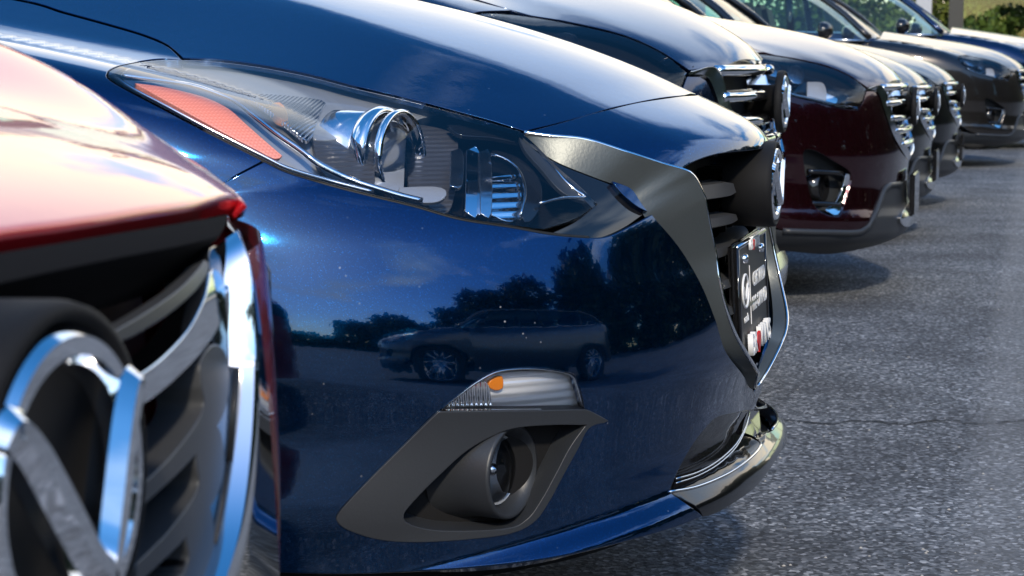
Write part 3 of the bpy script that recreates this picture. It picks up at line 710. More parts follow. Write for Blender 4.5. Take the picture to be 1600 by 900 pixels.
hpart('inner_wedge', [(812, 215, 1), (836, 235), (870, 268), (905, 300), (926, 318, 1), (880, 300), (845, 262), (822, 236)], M['plastic'], .02)
hpart('eyelid', [(700, 195, 1), (760, 197), (806, 208), (815, 222), (770, 214), (720, 210)], M['gloss_black'], .05)
def projector(sg):
    c = px3(BLUE, [(598, 247)], .075)[0] * [sg, 1, 1]; ax = (-.18 * sg, -1, .02)
    lathe('projector_ring', [(.060, -.02), (.066, -.015), (.0705, .0), (.068, .008), (.060, .010), (.056, .0), (.056, -.02)], M['chrome'], bez, c, ax, 56)
    lathe('projector_lens', [(.056, .004), (.048, .022), (.032, .034), (.015, .04), (.0005, .042)], M['lens'], bez, c, ax, 48)
    lathe('projector_ring', [(.058, .018), (.064, .022), (.066, .03), (.062, .034), (.057, .03), (.055, .02)], M['chrome'], bez, c, ax, 56)
    lathe('projector_barrel', [(.066, -.07), (.062, -.01), (.05, -.012), (.03, -.03), (.0005, -.04)], M['satin_chrome'], bez, c, ax, 48)
projector(1); projector(-1)
# gloss trim between lamp and grille surround, with a painted sliver
panel('lamp_trim', BLUE, [(818, 213, 1), (850, 231), (883, 249), (939, 272), (975, 287, 1), (984, 300), (1000, 318), (1013, 330, 1), (985, 350), (950, 366), (919, 369.5), (862, 363, 1), (905, 342), (935, 318, 1), (906, 289), (870, 257)], M['gloss_black'], blue, sp=9, flange=.01, offset=-.012)
panel('lamp_trim', BLUE, [(960, 281, 1), (988, 292.5), (1003, 313), (1014, 328, 1), (996, 318), (978, 302)], M['blue'], blue, sp=7, flange=.01, offset=-.004)
htube('seal', [(p[0], p[1]) for p in HL_OUT[9:19]], .0032, M['seam'], .006)
# ------------------------------------------------------------------ the rest of a car behind its front
def wheel(parent, c, r=.325, w=.205):
    o = lathe('wheel', [(r * .66, -w * .42), (r * .7, -w * .5), (r * .9, -w * .5), (r * .985, -w * .4), (r, -w * .15), (r, w * .15), (r * .985, w * .4), (r * .9, w * .5), (r * .7, w * .5), (r * .66, w * .42)], M['rubber'], parent, c, (1, 0, 0), 40)
    for sg in (-1, 1):
        lathe('rim', [(r * .67, sg * w * .43), (r * .63, sg * w * .4), (r * .6, sg * w * .1), (r * .58, 0)], M['satin_chrome'], o, c, (1, 0, 0), 36)
    sg = -1 if c[0] < 0 else 1
    for k in range(10):
        a = 2 * math.pi * k / 10
        p0 = (c[0] + sg * w * .36, c[1] + math.cos(a) * r * .1, c[2] + math.sin(a) * r * .1); p1 = (c[0] + sg * w * .34, c[1] + math.cos(a) * r * .63, c[2] + math.sin(a) * r * .63)
        tube('spoke', [p0, p1], [r * .075, r * .05], M['satin_chrome'], o, 6)
    lathe('hub', [(.001, sg * w * .42), (r * .13, sg * w * .4), (r * .15, sg * w * .2)], M['satin_chrome'], o, c, (1, 0, 0), 18)
    return o
def rear_body(parent, pm, W=.9, belt=.99, roof=1.42, cowl=-1.28, rf=-2.05, rr=-3.5, tail=-4.3, wv=-.93, wr=.325, wheelbase=2.65, cowl_z=1.04, mirror=True):
    # y local = -v
    for s_ in (-1, 1):
        rows_ = []
        for v in np.linspace(-1.42, tail, 30):
            t = (v + 1.42) / (tail + 1.42); q = 1 - .12 * max(0, (t - .8) / .2) ** 2
            d = math.hypot(0, 0); low = .26
            dv = abs(v - (wv - wheelbase)); 
            if dv < wr + .04: low = .30 + math.sqrt(max(0, (wr + .04) ** 2 - dv ** 2))
            bz = belt + .07 * t
            hs = [low, max(low + .01, .34), max(low + .02, .5), max(low + .03, .72), .86, bz - .02, bz]
            ws = [.95, .985, 1.0, 1.0, .985, .955, .93]
            rows_.append([(s_ * W * q * w_, -v, h) for w_, h in zip(ws, hs)])
        loft('body_side', rows_, pm, parent)
        # side glass from belt to roof rail
        g0 = []; g1 = []
        n = 22
        A = np.array([(.90 * W, cowl - .08, belt + .02), (.70 * W, rf - .02, roof - .05)]); 
        rail = spline([(cowl - .06, belt + .02), ((cowl + rf) / 2, (belt + roof) / 2 + .03), (rf, roof - .045), ((rf + rr) / 2, roof - .02), (rr, roof - .06), ((rr + tail) / 2 - .05, (roof + belt) / 2 + .06), (tail + .12, belt + .08)], .08, False)
        def railu(z): return W * (.93 - .25 * max(0, (z - belt)) / (roof - belt))
        R_ = [(s_ * railu(z), -v, z) for v, z in rail]
        B_ = [(s_ * W * .93, -v, belt + .07 * (v + 1.42) / (tail + 1.42) - .005) for v, z in rail]
        loft('side_window', [R_, B_], M['window'], parent)
        tube('roof_rail', R_, .034, pm, parent, 8, flat=.8)
        for vb in ((rf + rr) / 2 + .12, rr + .1):
            zt = roof - .04; tube('pillar', [(s_ * (railu(belt) + .004), -vb, belt), (s_ * (railu(zt) + .004), -vb + .06, zt)], .035, M['gloss_black'], parent, 6)
        tube('window_trim', [(s_ * (W * .935), -v, belt + .07 * (v + 1.42) / (tail + 1.42)) for v in np.linspace(cowl - .1, tail + .25, 14)], .011, M['satin_chrome'], parent, 6)
    ru = W * .68
    def arc(v, z, hw, sag, bow=0): return [(x * hw, -v + bow * (x * x), z - sag * x * x) for x in np.linspace(-1, 1, 15)]
    loft('windscreen', [arc(cowl, cowl_z, W * .88, .03, .12), arc((cowl + rf) / 2, (cowl_z + roof) / 2 + .03, W * .79, .03, .1), arc(rf, roof - .005, ru, .03, .07)], M['window'], parent)
    loft('roof', [arc(rf, roof, ru, .035, .07), arc(rf - .2, roof + .03, ru, .035), arc((rf + rr) / 2, roof + .045, ru, .035), arc(rr + .2, roof + .02, ru, .035), arc(rr, roof - .01, ru, .035)], pm, parent)
    loft('rear_window', [arc(rr, roof - .015, ru, .03, -.03), arc(tail + .2, belt + .1, W * .84, .02, -.08)], M['window'], parent)
    loft('tailgate', [arc(tail + .2, belt + .1, W * .86, .02, -.08), arc(tail, .75, W * .9, 0, -.06), arc(tail + .02, .3, W * .88, 0, -.06)], pm, parent)
    loft('scuttle', [arc(cowl + .14, cowl_z - .012, W * .83, .05, .12), arc(cowl - .02, cowl_z - .02, W * .9, .05, .12)], M['matte_black'], parent)
    box('floor_pan', (0, -(tail - 1.0) / 2, .28), (W * 1.7, -(tail + .9), .06), M['matte_black'], parent, .01)
    box('dashboard', (0, -cowl + .35, belt - .08), (W * 1.6, .45, .16), M['matte_black'], parent, .04)
    for s_ in (-1, 1):
        b = box('seat', (s_ * W * .42, -rf + .35, belt + .02), (.46, .14, .62), M['plastic'], parent, .05); b.rotation_euler = (-.25, 0, 0)
        if mirror:
            mc = Vector((s_ * (W + .10), -(cowl - .42), belt + .075))
            bm = bmesh.new(); bmesh.ops.create_icosphere(bm, subdivisions=3, radius=1)
            for v in bm.verts:
                v.co = Vector((v.co.x * .12, (v.co.y if v.co.y < 0 else v.co.y * .55) * .085, v.co.z * (.075 - .012 * s_ * -v.co.x)))
            me = bpy.data.meshes.new('door_mirror'); bm.to_mesh(me); bm.free(); me.polygons.foreach_set('use_smooth', [True] * len(me.polygons))
            o = link(me, 'door_mirror', parent, M['gloss_black']); o.location = mc
            tube('mirror_arm', [mc - Vector((s_ * .05, 0, .05)), mc - Vector((s_ * .17, .02, .1))], .022, M['gloss_black'], o).matrix_parent_inverse = Matrix.Translation(-mc)
        wheel(parent, (s_ * (W - .13), -wv, wr), wr); wheel(parent, (s_ * (W - .13), -(wv - wheelbase), wr), wr)
    box('wheel_well', (0, -wv, .42), (W * 1.55, .74, .5), M['matte_black'], parent, .05)
rear_body(blue, M['blue'], W=.89, belt=.98, roof=1.45, cowl=-1.32, cowl_z=1.075)

# ------------------------------------------------------------------ dark SUVs further along the row
def suv_kink(u, v, z):
    top = sst(z, .7, .8)
    d = (u - .42 - .12 * np.maximum(-v, 0)) / .012
    cre = np.minimum(.1 * .012 * np.where(d > 30, d, np.log1p(np.exp(np.clip(d, -40, 30)))), .03)
    return (-.06 * np.exp(-(u / .42) ** 2) - .075 * sst(u, .5, .85) * sst(-v, .2, .75) + cre) * top
ROWS_SUV = [(.15, -.16, .84, 2.6), (.185, -.06, .89, 2.6), (.23, .0, .92, 2.6), (.30, .012, .925, 2.6), (.34, -.01, .92, 2.6), (.42, -.012, .92, 2.5), (.55, .0, .92, 2.5), (.60, -.006, .92, 2.4), (.66, -.016, .92, 2.4), (.70, -.02, .92, 2.3),
            (.75, -.03, .915, 2.3), (.79, -.075, .91, 2.3), (.823, -.13, .9, 2.3), (.86, -.22, .88, 2.3), (.886, -.3, .85, 2.3), (.928, -.52, .78, 2.3), (.945, -.8, .68, 2.3), (.96, -1.1, .55, 2.3), (.985, -1.7, .3, 2.3)]
_o = at_depth(1424, 165, 7.5)
SUV = Body((_o[0], _o[1], 0), ROWS_SUV, m=5, c=-2.2, rise=.08, kink=suv_kink)
suv = empty('dark_suv', SUV.O, 'maroon SUV with black lower bumper and five-bar grille, third car of the row', 'car', 'cars parked in the row')
PM = M['maroon']
lip = [(1414, 123), (1404, 125), (1390, 128), (1379, 135), (1355, 136)]; cut = [(1332, 120), (1294, 103), (1238, 90), (1190, 80)]
lp = plan(SUV.hit(arr(lip))); lc_ = plan(SUV.hit(arr(cut)))
ch = [p for p in lp if p[0] > .03] ; ch[-1] = ch[-1] + (1,)
lu, lv = lc_[-1]
ch = [(.0045, ch[0][1] + .006)] + ch + lc_ + [(min(.80, lu + .02), lv - .3), (.78, -1.2, 1)]
suv_hood = plan_panel('hood', SUV, spline(sym(ch), .03), PM, suv, sp=.035, flange=.025)
LAMP = [(1353, 139, 1), (1332, 122.5), (1294, 105.5), (1238, 92.5), (1195, 86), (1168, 86), (1162, 95), (1172, 110), (1192, 129), (1230, 147), (1276, 158), (1313, 168), (1340, 171, 1), (1347, 158)]
lamp_o = panel('headlight', SUV, LAMP, M['lens'], suv, sp=10, flange=.01)
panel('housing', SUV, [((p[0] - 1280) * .97 + 1280, (p[1] - 128) * .95 + 128) for p in LAMP], M['gloss_black'], lamp_o, sp=14, flange=0, back=.09)
panel('reflector', SUV, [(1262, 128, 1), (1287, 131), (1289, 158), (1262, 152, 1)], M['lamp_grey'], lamp_o, sp=8, flange=.008, back=.02)
panel('reflector', SUV, [(1234, 104), (1250, 103), (1258, 116), (1252, 130), (1238, 128), (1231, 115)], M['satin_chrome'], lamp_o, sp=8, flange=.02, back=.025)
panel('reflector', SUV, [(1291, 142, 1), (1306, 144), (1307, 161), (1291, 158, 1)], M['chrome'], lamp_o, sp=8, flange=.02, back=.04)
panel('reflector', SUV, [(1180, 96), (1215, 100), (1225, 120), (1200, 116)], M['satin_chrome'], lamp_o, sp=8, flange=.02, back=.04)
P = px3(SUV, spline([(1190, 127), (1230, 145), (1276, 156), (1313, 166), (1338, 169)], 8, False), .01)
for s_ in (1, -1): tube('chrome_strip', P * [s_, 1, 1], .006, M['chrome'], lamp_o, 6)
WUP = [(1356, 138), (1376, 138), (1387, 171), (1399, 205), (1413, 231)]; WLO = [(1354, 141), (1371, 144), (1382, 174), (1394, 208), (1409, 236)]
zs = uz(SUV.hit(arr([(1420, 250)])))[0][1]
wing('grille_surround', SUV, WLO, WUP, zs, zs + .02, M['satin_chrome'], suv, k=8, ridge=.015, inset=.04)
cz = uz(SUV.hit(arr([(1405, 287)])))[0][1]
FOGH = [(1255, 239), (1272, 234), (1306, 253), (1331, 272), (1325, 302), (1310, 337), (1276, 326), (1262, 290)]
archs = [(-.95 + .40 * math.cos(a), .34 + .40 * math.sin(a)) for a in np.linspace(-.15, 2.9, 26)]
aps = [tuple(p) for p in proj(SUV.side(archs) + SUV.O)]
bm_ = [(1190, 131, 1), (1230, 149), (1276, 160), (1313, 170), (1341, 173, 1), (1349, 159), (1354, 143, 1), (1369, 146), (1381, 176), (1393, 210), (1408, 238)] + [cpx(SUV, zs) + (1,), cpx(SUV, cz) + (1,), (1390, 287), (1381, 293), (1363, 339), (1344, 361, 1), (1290, 361), (1223, 359)]
fr_arch = [p for p, q in zip(aps, archs) if q[1] > .33 and q[0] > -.8]
bm_ += [fr_arch[0] + (1,)] + fr_arch[1:-1:2] + [fr_arch[-1] + (1,)]
panel('front_bumper', SUV, bm_, PM, suv, holes=[FOGH], sp=12, flange=.02)
fd = [(1188, 130, 1), (1170, 111), (1159, 96), (1164, 84), (1192, 81, 1)]
fd = [fr_arch[-1] + (1,), (1188, 131, 1)] + fd[1:]
top_f = proj(SUV.zat([(min(.80, lu + .02) + .004, lv - .3), (.785, -1.2)]) + SUV.O)
rr_ = proj(SUV.side([(-1.42, .95), (-1.42, .7), (-1.42, .35)]) + SUV.O)
bk = [p for p, q in zip(aps, archs) if q[0] < -.8 and q[1] > .33]
fd += [tuple(p) for p in top_f] + [tuple(p) + (1,) for p in rr_] + bk[::-1][::2]
panel('front_fender', SUV, fd, PM, suv, sp=12, flange=.02)
sf = panel('fog_lamp_recess', SUV, FOGH, M['plastic'], suv, sp=9, flange=0, back=.09)
panel('fog_trim', SUV, [(1322, 272, 1), (1331, 273), (1324, 304), (1309, 335), (1290, 328, 1), (1306, 316), (1316, 296)], M['chrome'], sf, sp=8, flange=.01, back=.01)
c = px3(SUV, [(1287, 292)], .05)[0]
for s_ in (1, -1): lathe('fog_lamp', [(.06, -.05), (.058, 0), (.05, .002), (.045, -.01), (.0005, -.004)], M['gloss_black'], sf, c * [s_, 1, 1], (-.3 * s_, -1, 0), 24)
for yy in (268, 318):
    P = px3(SUV, spline([(1262, yy), (1290, yy + 1), (1316, yy + 3)], 8, False), .02)
    for s_ in (1, -1): tube('fog_bar', P * [s_, 1, 1], .012, M['gloss_black'], sf, 6)
# black cladding below
CL = [(1223, 361), (1290, 363), (1345, 363), (1365, 341), (1383, 295), (1391, 289)]
CB = [(1223, 392), (1294, 397), (1359, 386), (1397, 373), (1418, 358)]
a0 = tuple(proj(SUV.side([(-.545, .31)]) + SUV.O)[0]); a1 = tuple(proj(SUV.side([(-.56, .2)]) + SUV.O)[0])
clad = [a0 + (1,)] + CL + [cpx(SUV, cz - .005) + (1,), cpx(SUV, .235) + (1,)] + CB[::-1] + [a1 + (1,)]
lowh = [(1390, 300, 1), cpx(SUV, cz - .02)[:1] + (301, 1), cpx(SUV, cz)[:1] + (331, 1), (1392, 331, 1)]
panel('lower_cladding', SUV, clad, M['plastic'], suv, sp=10, flange=.02)
P = px3(SUV, spline([(1223, 361), (1290, 363), (1345, 362), (1364, 341), (1382, 295), (1390, 289), (1406, 288)], 10, False))
for s_ in (1, -1): tube('cladding_edge', P * [s_, 1, 1], .012, M['plastic'], suv, 8)
skz = uz(SUV.hit(arr([(1405, 338)])))[0][1]
sk = [(.0045, skz + .03), (.12, skz + .028), (.27, skz + .012), (.33, skz - .012), (.25, skz - .04), (.12, skz - .05), (.0045, skz - .052)]
front_panel('skid_plate', SUV, spline(sym(sk), .03), M['satin_chrome'], suv, sp=.03, flange=.02, offset=.012)
box('plate_bracket', (0, -.02, (.455 + .295) / 2 + .0), (.31, .02, .165), M['gloss_black'], suv, .006)
rows = []
for z in np.linspace(.22, .80, 16):
    us = np.linspace(-1, 1, 31); us = np.sign(us) * np.abs(us) ** .7
    rows.append(SUV.front([(-u * .74, z) for u in us]) + [0, .13, 0])
loft('core', rows, M['matte_black'], suv)
emblem(suv, (0, -.018, .7125), .074, 1.1, deep=.09, stem=.55)
sg_ = mesh('grille', [(-.25, .11, .5), (.25, .11, .5), (.42, .13, .8), (-.42, .13, .8)], [(0, 1, 2, 3)], M['matte_black'], suv, False)
for (y, x0) in ((137, 1381), (162, 1386), (185, 1393), (205, 1400), (226, 1410)):
    Pq = SUV.hit(np.array([(x0 - 4, y)], float))[0]; z, u = Pq[2], -Pq[0]
    for s_ in (1, -1):
        us = np.linspace(s_ * u, s_ * (.05 if y < 200 else .0), 12); Pf = SUV.front([(q, z) for q in us]) + [0, -.002, 0]
        tube('slat', Pf, .0135, M['chrome'], sg_, 10); tube('slat', Pf + [0, .03, .011], .012, M['gloss_black'], sg_, 6, flat=.5)
rear_body(suv, PM, W=.915, belt=1.04, roof=1.52, cowl=-1.2, cowl_z=1.075, rf=-1.9, rr=-3.6, tail=-4.2, wv=-.95, wr=.345)

def copy_tree(o, parent, swap):
    c_ = o.copy(); COL.objects.link(c_); c_.parent = parent
    for i, sl in enumerate(o.material_slots):
        if sl.material in swap:
            c_.material_slots[i].link = 'OBJECT'; c_.material_slots[i].material = swap[sl.material]
    for chd in list(o.children): copy_tree(chd, c_, swap)
    return c_
def place_suv(x, y, dep, sc, pm, label, amber=False):
    p = at_depth(x, y, dep)
    c_ = copy_tree(suv, None, {M['maroon']: pm}); c_.location = (p[0], p[1], 0); c_.scale = (sc, sc, sc)
    c_['label'] = label
    return c_
s2 = place_suv(1212, 160, 5.1, 1.1, M['ink'], 'ink blue SUV just beyond the in-focus blue car, hood and upper grille showing')
for ch_ in [c_ for c_ in s2.children if c_.name.startswith('plate_bracket')]: bpy.data.objects.remove(ch_)
s4 = place_suv(1459, 165, 9.8, .95, M['graphite'], 'dark grey SUV squeezed behind the maroon one, fourth car of the row')
s5 = place_suv(1500, 160, 11.8, .94, M['black_paint'], 'black SUV, fifth car, its grille just showing past its neighbour')
s6 = place_suv(1606, 150, 16.2, 1.0, M['brown'], 'bronze grey SUV with amber corner lamp and front wheel showing at right edge')
s7 = place_suv(1690, 150, 19.5, 1.08, M['ink'], 'dark blue car behind all others, silver-trimmed window and black door mirror')
# ------------------------------------------------------------------ red car nearest the camera
ROWS_RED = [(.19, -.08, .86, 2.5), (.25, .0, .885, 2.7), (.31, .0, .88, 2.85), (.6, .0, .9, 2.95), (.70, -.004, .9, 2.95), (.755, -.01, .9, 2.98), (.785, -.018, .9, 3.05), (.80, -.027, .9, 3.25),
            (.815, -.078, .915, 3.5), (.83, -.17, .91, 3.5), (.845, -.305, .90, 3.4), (.86, -.485, .87, 3.2), (.88, -.82, .8, 3), (.9, -1.2, .7, 2.8), (.93, -1.8, .4, 2.8)]
def red_kink(u, v, z):
    return (-.02 * np.exp(-(u / .4) ** 2) - .054 * sst(u, .45, .8) * sst(-v, .12, .45)) * sst(z, .7, .8)
_o = at_depth(58, 750, .9)
RED = Body((_o[0], _o[1], 0), ROWS_RED, m=5, c=-2.2, rise=.1, kink=red_kink)
red = empty('red_car', RED.O, 'red car cropped at the lower left, badge and grille closest to the viewer', 'car', 'cars parked in the row')
LIPR = [(0, 352), (100, 340), (200, 325), (300, 311), (360, 300), (384, 296)]
CUTR = [(384, 296), (340, 262), (290, 226), (230, 186), (160, 148), (90, 118), (0, 98)]
def planl(P): return [(p[0], -p[1]) for p in P]      # far (left) side counted positive, then mirrored
a_ = planl(RED.hit(arr(LIPR))); b_ = planl(RED.hit(arr(CUTR)))
ch = [(.0045, a_[0][1] + .002)] + [p for p in a_ if p[0] > .04][:-1] + [b_[0] + (1,)]
cutl = [p for p in b_[1:]]
cutl = sorted(cutl, key=lambda p: -p[1])
# smooth cut line running back along the fender crest
cutl = [(min(.70, .455 + .8 * (t ** .75)) if False else p[0], p[1]) for p, t in zip(cutl, np.linspace(0, 1, len(cutl)))][:3] + [(.70, -.38), (.72, -.55), (.74, -.9), (.74, -1.25, 1)]
ch += cutl
plan_panel('hood', RED, spline(sym(ch), .02), M['red'], red, sp=.025, flange=.015, edge=.006)
fo = [(.476, -.094, 1)] + [(p[0] + .006, p[1]) for p in cutl[:-1]] + [(.746, -1.25, 1), (.88, -1.25, 1), (.872, -.9), (.855, -.6), (.80, -.36), (.70, -.235), (.58, -.15)]
for s_ in (1, -1): plan_panel('front_fender', RED, spline([(s_ * p[0],) + tuple(p[1:]) for p in fo], .02), M['red'], red, sp=.025, flange=.012)
# dark band below the hood edge
up = [(x, y + 47 + (1 - x / 370) * 0) for x, y in ((0, 342), (100, 328), (200, 311), (300, 295), (352, 286))]
l0 = [(p[0], p[2]) for p in RED.hit(arr([(0, 382), (100, 366), (200, 350), (300, 335), (364, 325)]))]; l1 = [(p[0], p[2]) for p in RED.hit(arr([(0, 426), (100, 408), (200, 388), (300, 370), (352, 358)]))]
half = [(.0045, l0[0][1] - .0015)] + [p for p in l0 if p[0] > .03]; half[-1] = half[-1] + (1,)
half += [l1[-1] + (1,)] + [p for p in l1[::-1][1:] if p[0] > .03] + [(.0045, l1[0][1] - .001)]
front_panel('grille_header', RED, spline(sym(half), .02), M['header'], red, sp=.02, flange=.05, offset=-.006)
RLO = [(370, 362), (393, 440), (412, 600), (428, 820), (430, 960), (400, 1120), (290, 1290)]
RUP = [(363, 366), (380, 440), (389, 600), (370, 810), (322, 965), (265, 1090), (190, 1180)]
wing('grille_surround', RED, RLO, RUP, .355, .39, M['chrome'], red, k=14, ridge=.006, inset=.02)
# shadow gap and inner lip beside the surround
panel('grille_lip', RED, [(352, 372, 1), (364, 368), (372, 400), (381, 470), (385, 560), (384, 650), (377, 730), (362, 820), (340, 900), (310, 980, 1), (318, 900), (345, 800), (362, 700), (366, 600), (364, 480)], M['gloss_black'], red, sp=14, flange=.03, offset=-.012)
rg = mesh('grille', [(-.28, .13, .38), (.28, .13, .38), (.42, .16, .80), (-.42, .16, .80)], [(0, 1, 2, 3)], M['matte_black'], red, False)
def rslat(ol, m, back, fl=.02): panel('slat', RED, ol, m, rg, sp=12, flange=fl, back=back)
rslat([(176, 522, 1), (230, 490), (280, 455), (312, 422), (322, 408), (326, 420), (306, 452), (262, 490), (210, 522), (178, 534, 1)], M['slat'], .035, .012)
rslat([(203, 598, 1), (250, 566), (295, 518), (322, 465), (330, 428), (341, 424), (351, 448), (347, 496), (322, 540), (285, 580), (245, 615), (206, 640, 1)], M['chrome'], .03, .02)
for k, (dx_, dy_) in enumerate(((0, 0), (-8, 122), (-24, 240), (-50, 360))):
    rslat([(222 + dx_, 762 + dy_, 1), (275 + dx_, 708 + dy_), (318 + dx_, 645 + dy_), (316 + dx_, 600 + dy_), (316 + dx_, 566 + dy_), (332 + dx_, 542 + dy_), (350 + dx_, 548 + dy_), (358 + dx_, 585 + dy_), (354 + dx_, 632 + dy_), (335 + dx_, 672 + dy_), (288 + dx_, 728 + dy_), (222 + dx_, 790 + dy_, 1)], M['slat'], .03, .03)
emblem(red, (0, -.012, .70), .087, .95, deep=.09, proud=.016)
loP = RED.hit(arr(spline(RLO, 10, False))); zz_ = loP[:, 2]; oo = np.argsort(zz_)
def wu(z): return float(np.interp(z, zz_[oo], loP[oo, 0]))
for s_ in (1, -1):
    rows = []
    for z in np.linspace(.2, .775, 30):
        u0 = wu(z) + .004 if z > .375 else .0005
        us = u0 + (.84 - u0) * np.linspace(0, 1, 30) ** .8
        rows.append(list(RED.front([(-s_ * u, z) for u in us])))
    loft('front_bumper', rows, M['red'], red)
    rows = []
    for z in np.linspace(.2, .86, 24): rows.append(list(RED.side([(v, z) for v in np.linspace(-.52, -.60 if z < .62 else -1.25, 10)], -s_)))
    loft('body_side', rows, M['red'], red)
    fl = [(s_ * .50, .745, 1), (s_ * .62, .775), (s_ * .76, .80), (s_ * .84, .825, 1), (s_ * .83, .79), (s_ * .74, .735), (s_ * .6, .70), (s_ * .52, .70, 1)]
    front_panel('headlight', RED, spline(fl, .02), M['gloss_black'], red, sp=.03, flange=.01, offset=.004)
rows = []
for z in np.linspace(.22, .77, 16):
    us = np.linspace(-1, 1, 31); us = np.sign(us) * np.abs(us) ** .7
    rows.append(RED.front([(-u * .74, z) for u in us]) + [0, .10, 0])
loft('core', rows, M['matte_black'], red)
rear_body(red, M['red'], W=.89, belt=.98, roof=1.45, cowl=-1.30, cowl_z=1.03)

# ------------------------------------------------------------------ surroundings
def leaf_mat(name, c0, c1):
    m = mat(name, c0, 0.6); b = bsdf(m); t = N(m, 'ShaderNodeTexCoord'); n = N(m, 'ShaderNodeTexNoise'); n.inputs['Scale'].default_value = .9
    L(m, t.outputs['Object'], n.inputs['Vector']); r = N(m, 'ShaderNodeValToRGB'); r.color_ramp.elements[0].color = (*c0, 1); r.color_ramp.elements[1].color = (*c1, 1)
    r.color_ramp.elements[0].position = .35; r.color_ramp.elements[1].position = .65
    L(m, n.outputs['Fac'], r.inputs[0]); L(m, r.outputs[0], b.inputs['Base Color'])
    return m
M['dark_leaf'] = leaf_mat('dark_leaf', (0.012, 0.025, 0.01), (0.03, 0.055, 0.02)); M['sun_leaf'] = leaf_mat('sunlit_leaf', (0.06, 0.09, 0.012), (0.16, 0.17, 0.02))
M['bark'] = bumpy(mat('bark', (0.05, 0.04, 0.03), 0.9), 20, .6)
def crown(blobs, nleaf, size, rng):
    V = []; F_ = []
    for (c, r) in blobs:
        k = int(nleaf * r[0] * r[2])
        d = rng.normal(size=(k, 3)); d /= np.linalg.norm(d, axis=1)[:, None]; rad = rng.uniform(.55, 1.05, k)[:, None]
        p = np.array(c) + d * rad * np.array(r)
        a = rng.normal(size=(k, 3)); a /= np.linalg.norm(a, axis=1)[:, None]; b = np.cross(a, rng.normal(size=(k, 3))); b /= np.linalg.norm(b, axis=1)[:, None]
        s_ = size * rng.uniform(.6, 1.3, k)[:, None]
        base = len(V)
        Q = np.stack([p - a * s_, p + b * s_ * .6, p + a * s_, p - b * s_ * .6], 1).reshape(-1, 3)
        V += Q.tolist(); F_ += [(base + 4 * i, base + 4 * i + 1, base + 4 * i + 2, base + 4 * i + 3) for i in range(k)]
    return V, F_
rng = np.random.default_rng(3)
def blobs_line(p0, p1, n, h, spread, rmin, rmax):
    out = []
    for i in range(n):
        t = (i + rng.uniform(-.3, .3)) / n; x = p0[0] + (p1[0] - p0[0]) * t; y = p0[1] + (p1[1] - p0[1]) * t; r = rng.uniform(rmin, rmax); hh = h * rng.uniform(.7, 1.05)
        for j in range(4): out.append(((x + rng.uniform(-spread, spread), y + rng.uniform(-spread, spread), hh * (.15 + .25 * j)), (r, r, hh * .2)))
    return out
bl_ = blobs_line((-4, -13), (45, -17), 26, 6.5, .8, 1.6, 2.3) + blobs_line((-30, 12), (-22, -14), 14, 3.2, .8, 1.2, 2.0) + blobs_line((-22, -14), (-4, -13), 9, 5.0, .8, 1.3, 2.0)
V, F_ = crown(bl_, 260, .26, rng)
tl = mesh('tree_line', V, F_, M['dark_leaf'], None, False); tl['kind'] = 'stuff'; tl['label'] = 'dark belt of trees round the car park, mirrored in the paintwork'
# showroom front and greenery at the far end
def wx(px, dep): return at_depth(px, 60, dep)
bd = 34.0
pb = wx(1493, bd); bux, buy = pb[0], pb[1]
shop = empty('glass_building', (bux, buy, 0), 'glass-fronted building with dark and grey posts at the upper right', 'building')
M['post_dark'] = mat('bronze_frame', (0.045, 0.04, 0.032), .5); M['post_grey'] = mat('grey_frame', (0.42, 0.42, 0.44), .5)
M['shopglass'] = glass('shop_glass', (0.75, 0.85, 0.78), 1.0, 1.6)
M['concrete'] = bumpy(mat('concrete', (0.35, 0.34, 0.32), .85), 6, .3)
box('post', (0, 0, 2), (.22, .25, 4), M['post_dark'], shop, .01)
box('post', (0, .56, 2), (.2, .27, 4), M['post_grey'], shop, .01)
for k in range(1, 5): box('post', (0, -k * 2.4, 2), (.18, .16, 4), M['post_dark'], shop, .01)
for k in range(5): box('pane', (.0, -k * 2.4 - 1.2, 2.0), (.02, 2.2, 3.7), M['shopglass'], shop, .002)
for k in range(4): box('post', (0, .9 + (k + 1) * 3, 2), (.2, .27, 4), M['post_grey'], shop, .01)
box('roof', (1.5, 0, 4.15), (4.5, 28, .3), M['concrete'], shop, .03)
box('sill', (0, -6, .12), (.3, 12.2, .24), M['concrete'], shop, .02)
def tree(x, y, h, r, label, m, name='broadleaf_tree'):
    t = empty(name, (x, y, 0), label, 'tree', 'sunlit trees behind the building')
    tube('trunk', [(0, 0, 0), (.05, .03, h * .3), (0, .08, h * .6), (.03, 0, h * .8)], [.16, .13, .09, .04], M['bark'], t)
    bb = [((rng.uniform(-r, r) * .6, rng.uniform(-r, r) * .6, h * rng.uniform(.25, .95)), (r * .5, r * .5, r * .42)) for _ in range(12)]
    V, F_ = crown(bb, 900 * .6, .10, rng); mesh('crown', V, F_, m, t, False)
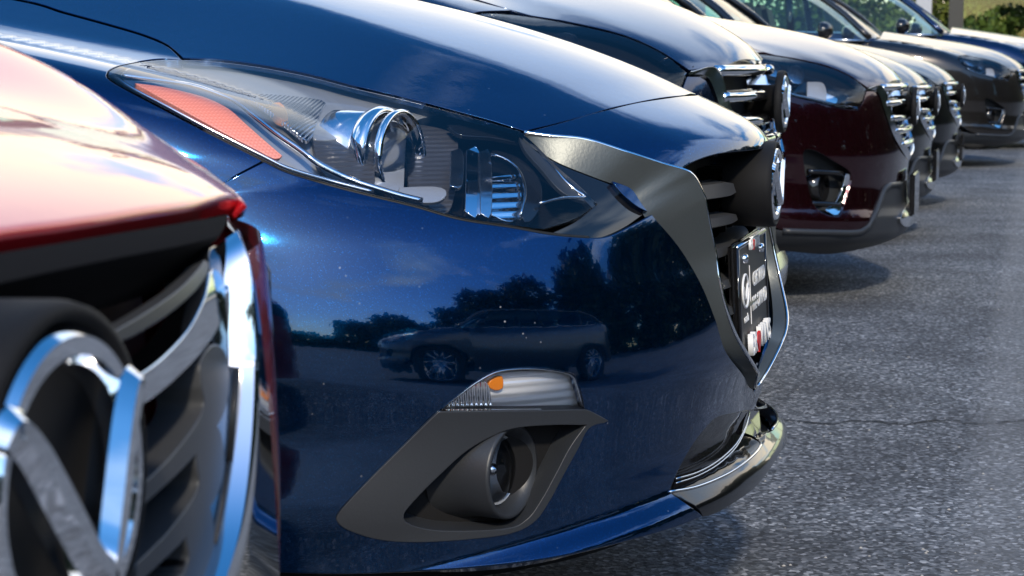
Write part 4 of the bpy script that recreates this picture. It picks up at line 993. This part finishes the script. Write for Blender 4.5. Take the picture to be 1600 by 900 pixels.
gp = wx(1473, 46); tree(gp[0], gp[1] + .2, 4.5, 1.6, 'bright yellow-green tree between the grey and the dark post', M['sun_leaf'])
gp = wx(1560, 52); tree(gp[0], gp[1], 4.5, 2.0, 'muted green tree seen through the glass at the top right corner', M['sun_leaf'])
gp = wx(1620, 50); tree(gp[0], gp[1], 4.2, 1.9, 'green tree seen through the glass, cut by the right picture edge', M['sun_leaf'])
gp = wx(1420, 50); tree(gp[0], gp[1] + 2, 5, 2.2, 'sunlit tree behind the roofs of the farthest parked cars', M['sun_leaf'])
# the car across the aisle that the blue bumper mirrors
s8 = copy_tree(suv, None, {M['maroon']: M['grey_paint']}); s8.location = (-1.0, -1.65, 0); s8.rotation_euler = (0, 0, math.radians(-128))
s8['label'] = 'grey car across the aisle, seen only as a reflection in the blue bumper'

# crack across the asphalt and a few loose stones
def gpt(px): d = rays([px])[0]; return cC + d * (CAM_H / -d[2])
cp = [gpt((x, 661 + 3 * math.sin(x * .05) + random.uniform(-1.5, 1.5))) for x in range(1150, 1720, 12)]
V = []; F_ = []
for i, p in enumerate(cp):
    w_ = random.uniform(.002, .007); V += [(p[0] - w_, p[1], .003), (p[0] + w_, p[1], .003)]
    if i: F_.append((2 * i - 2, 2 * i - 1, 2 * i + 1, 2 * i))
M['crack'] = mat('crack', (.008, .008, .009), .9)
mesh('crack', V, F_, M['crack'], g, False)
V = []; F_ = []
for i in range(140):
    q = gpt((random.uniform(1180, 1640), random.uniform(300, 930))); r_ = random.uniform(.0015, .0045); b0 = len(V)
    V += [(q[0] + r_ * math.cos(a) * random.uniform(.7, 1.2), q[1] + r_ * math.sin(a) * random.uniform(.7, 1.2), .001) for a in np.linspace(0, 6.28, 6)[:-1]] + [(q[0], q[1], r_ * .9)]
    F_ += [(b0 + k, b0 + (k + 1) % 5, b0 + 5) for k in range(5)]
M['grit'] = mat('grit', (.42, .4, .37), .8)
gr_ = mesh('grit', V, F_, M['grit'], g, False); gr_['kind'] = 'stuff'
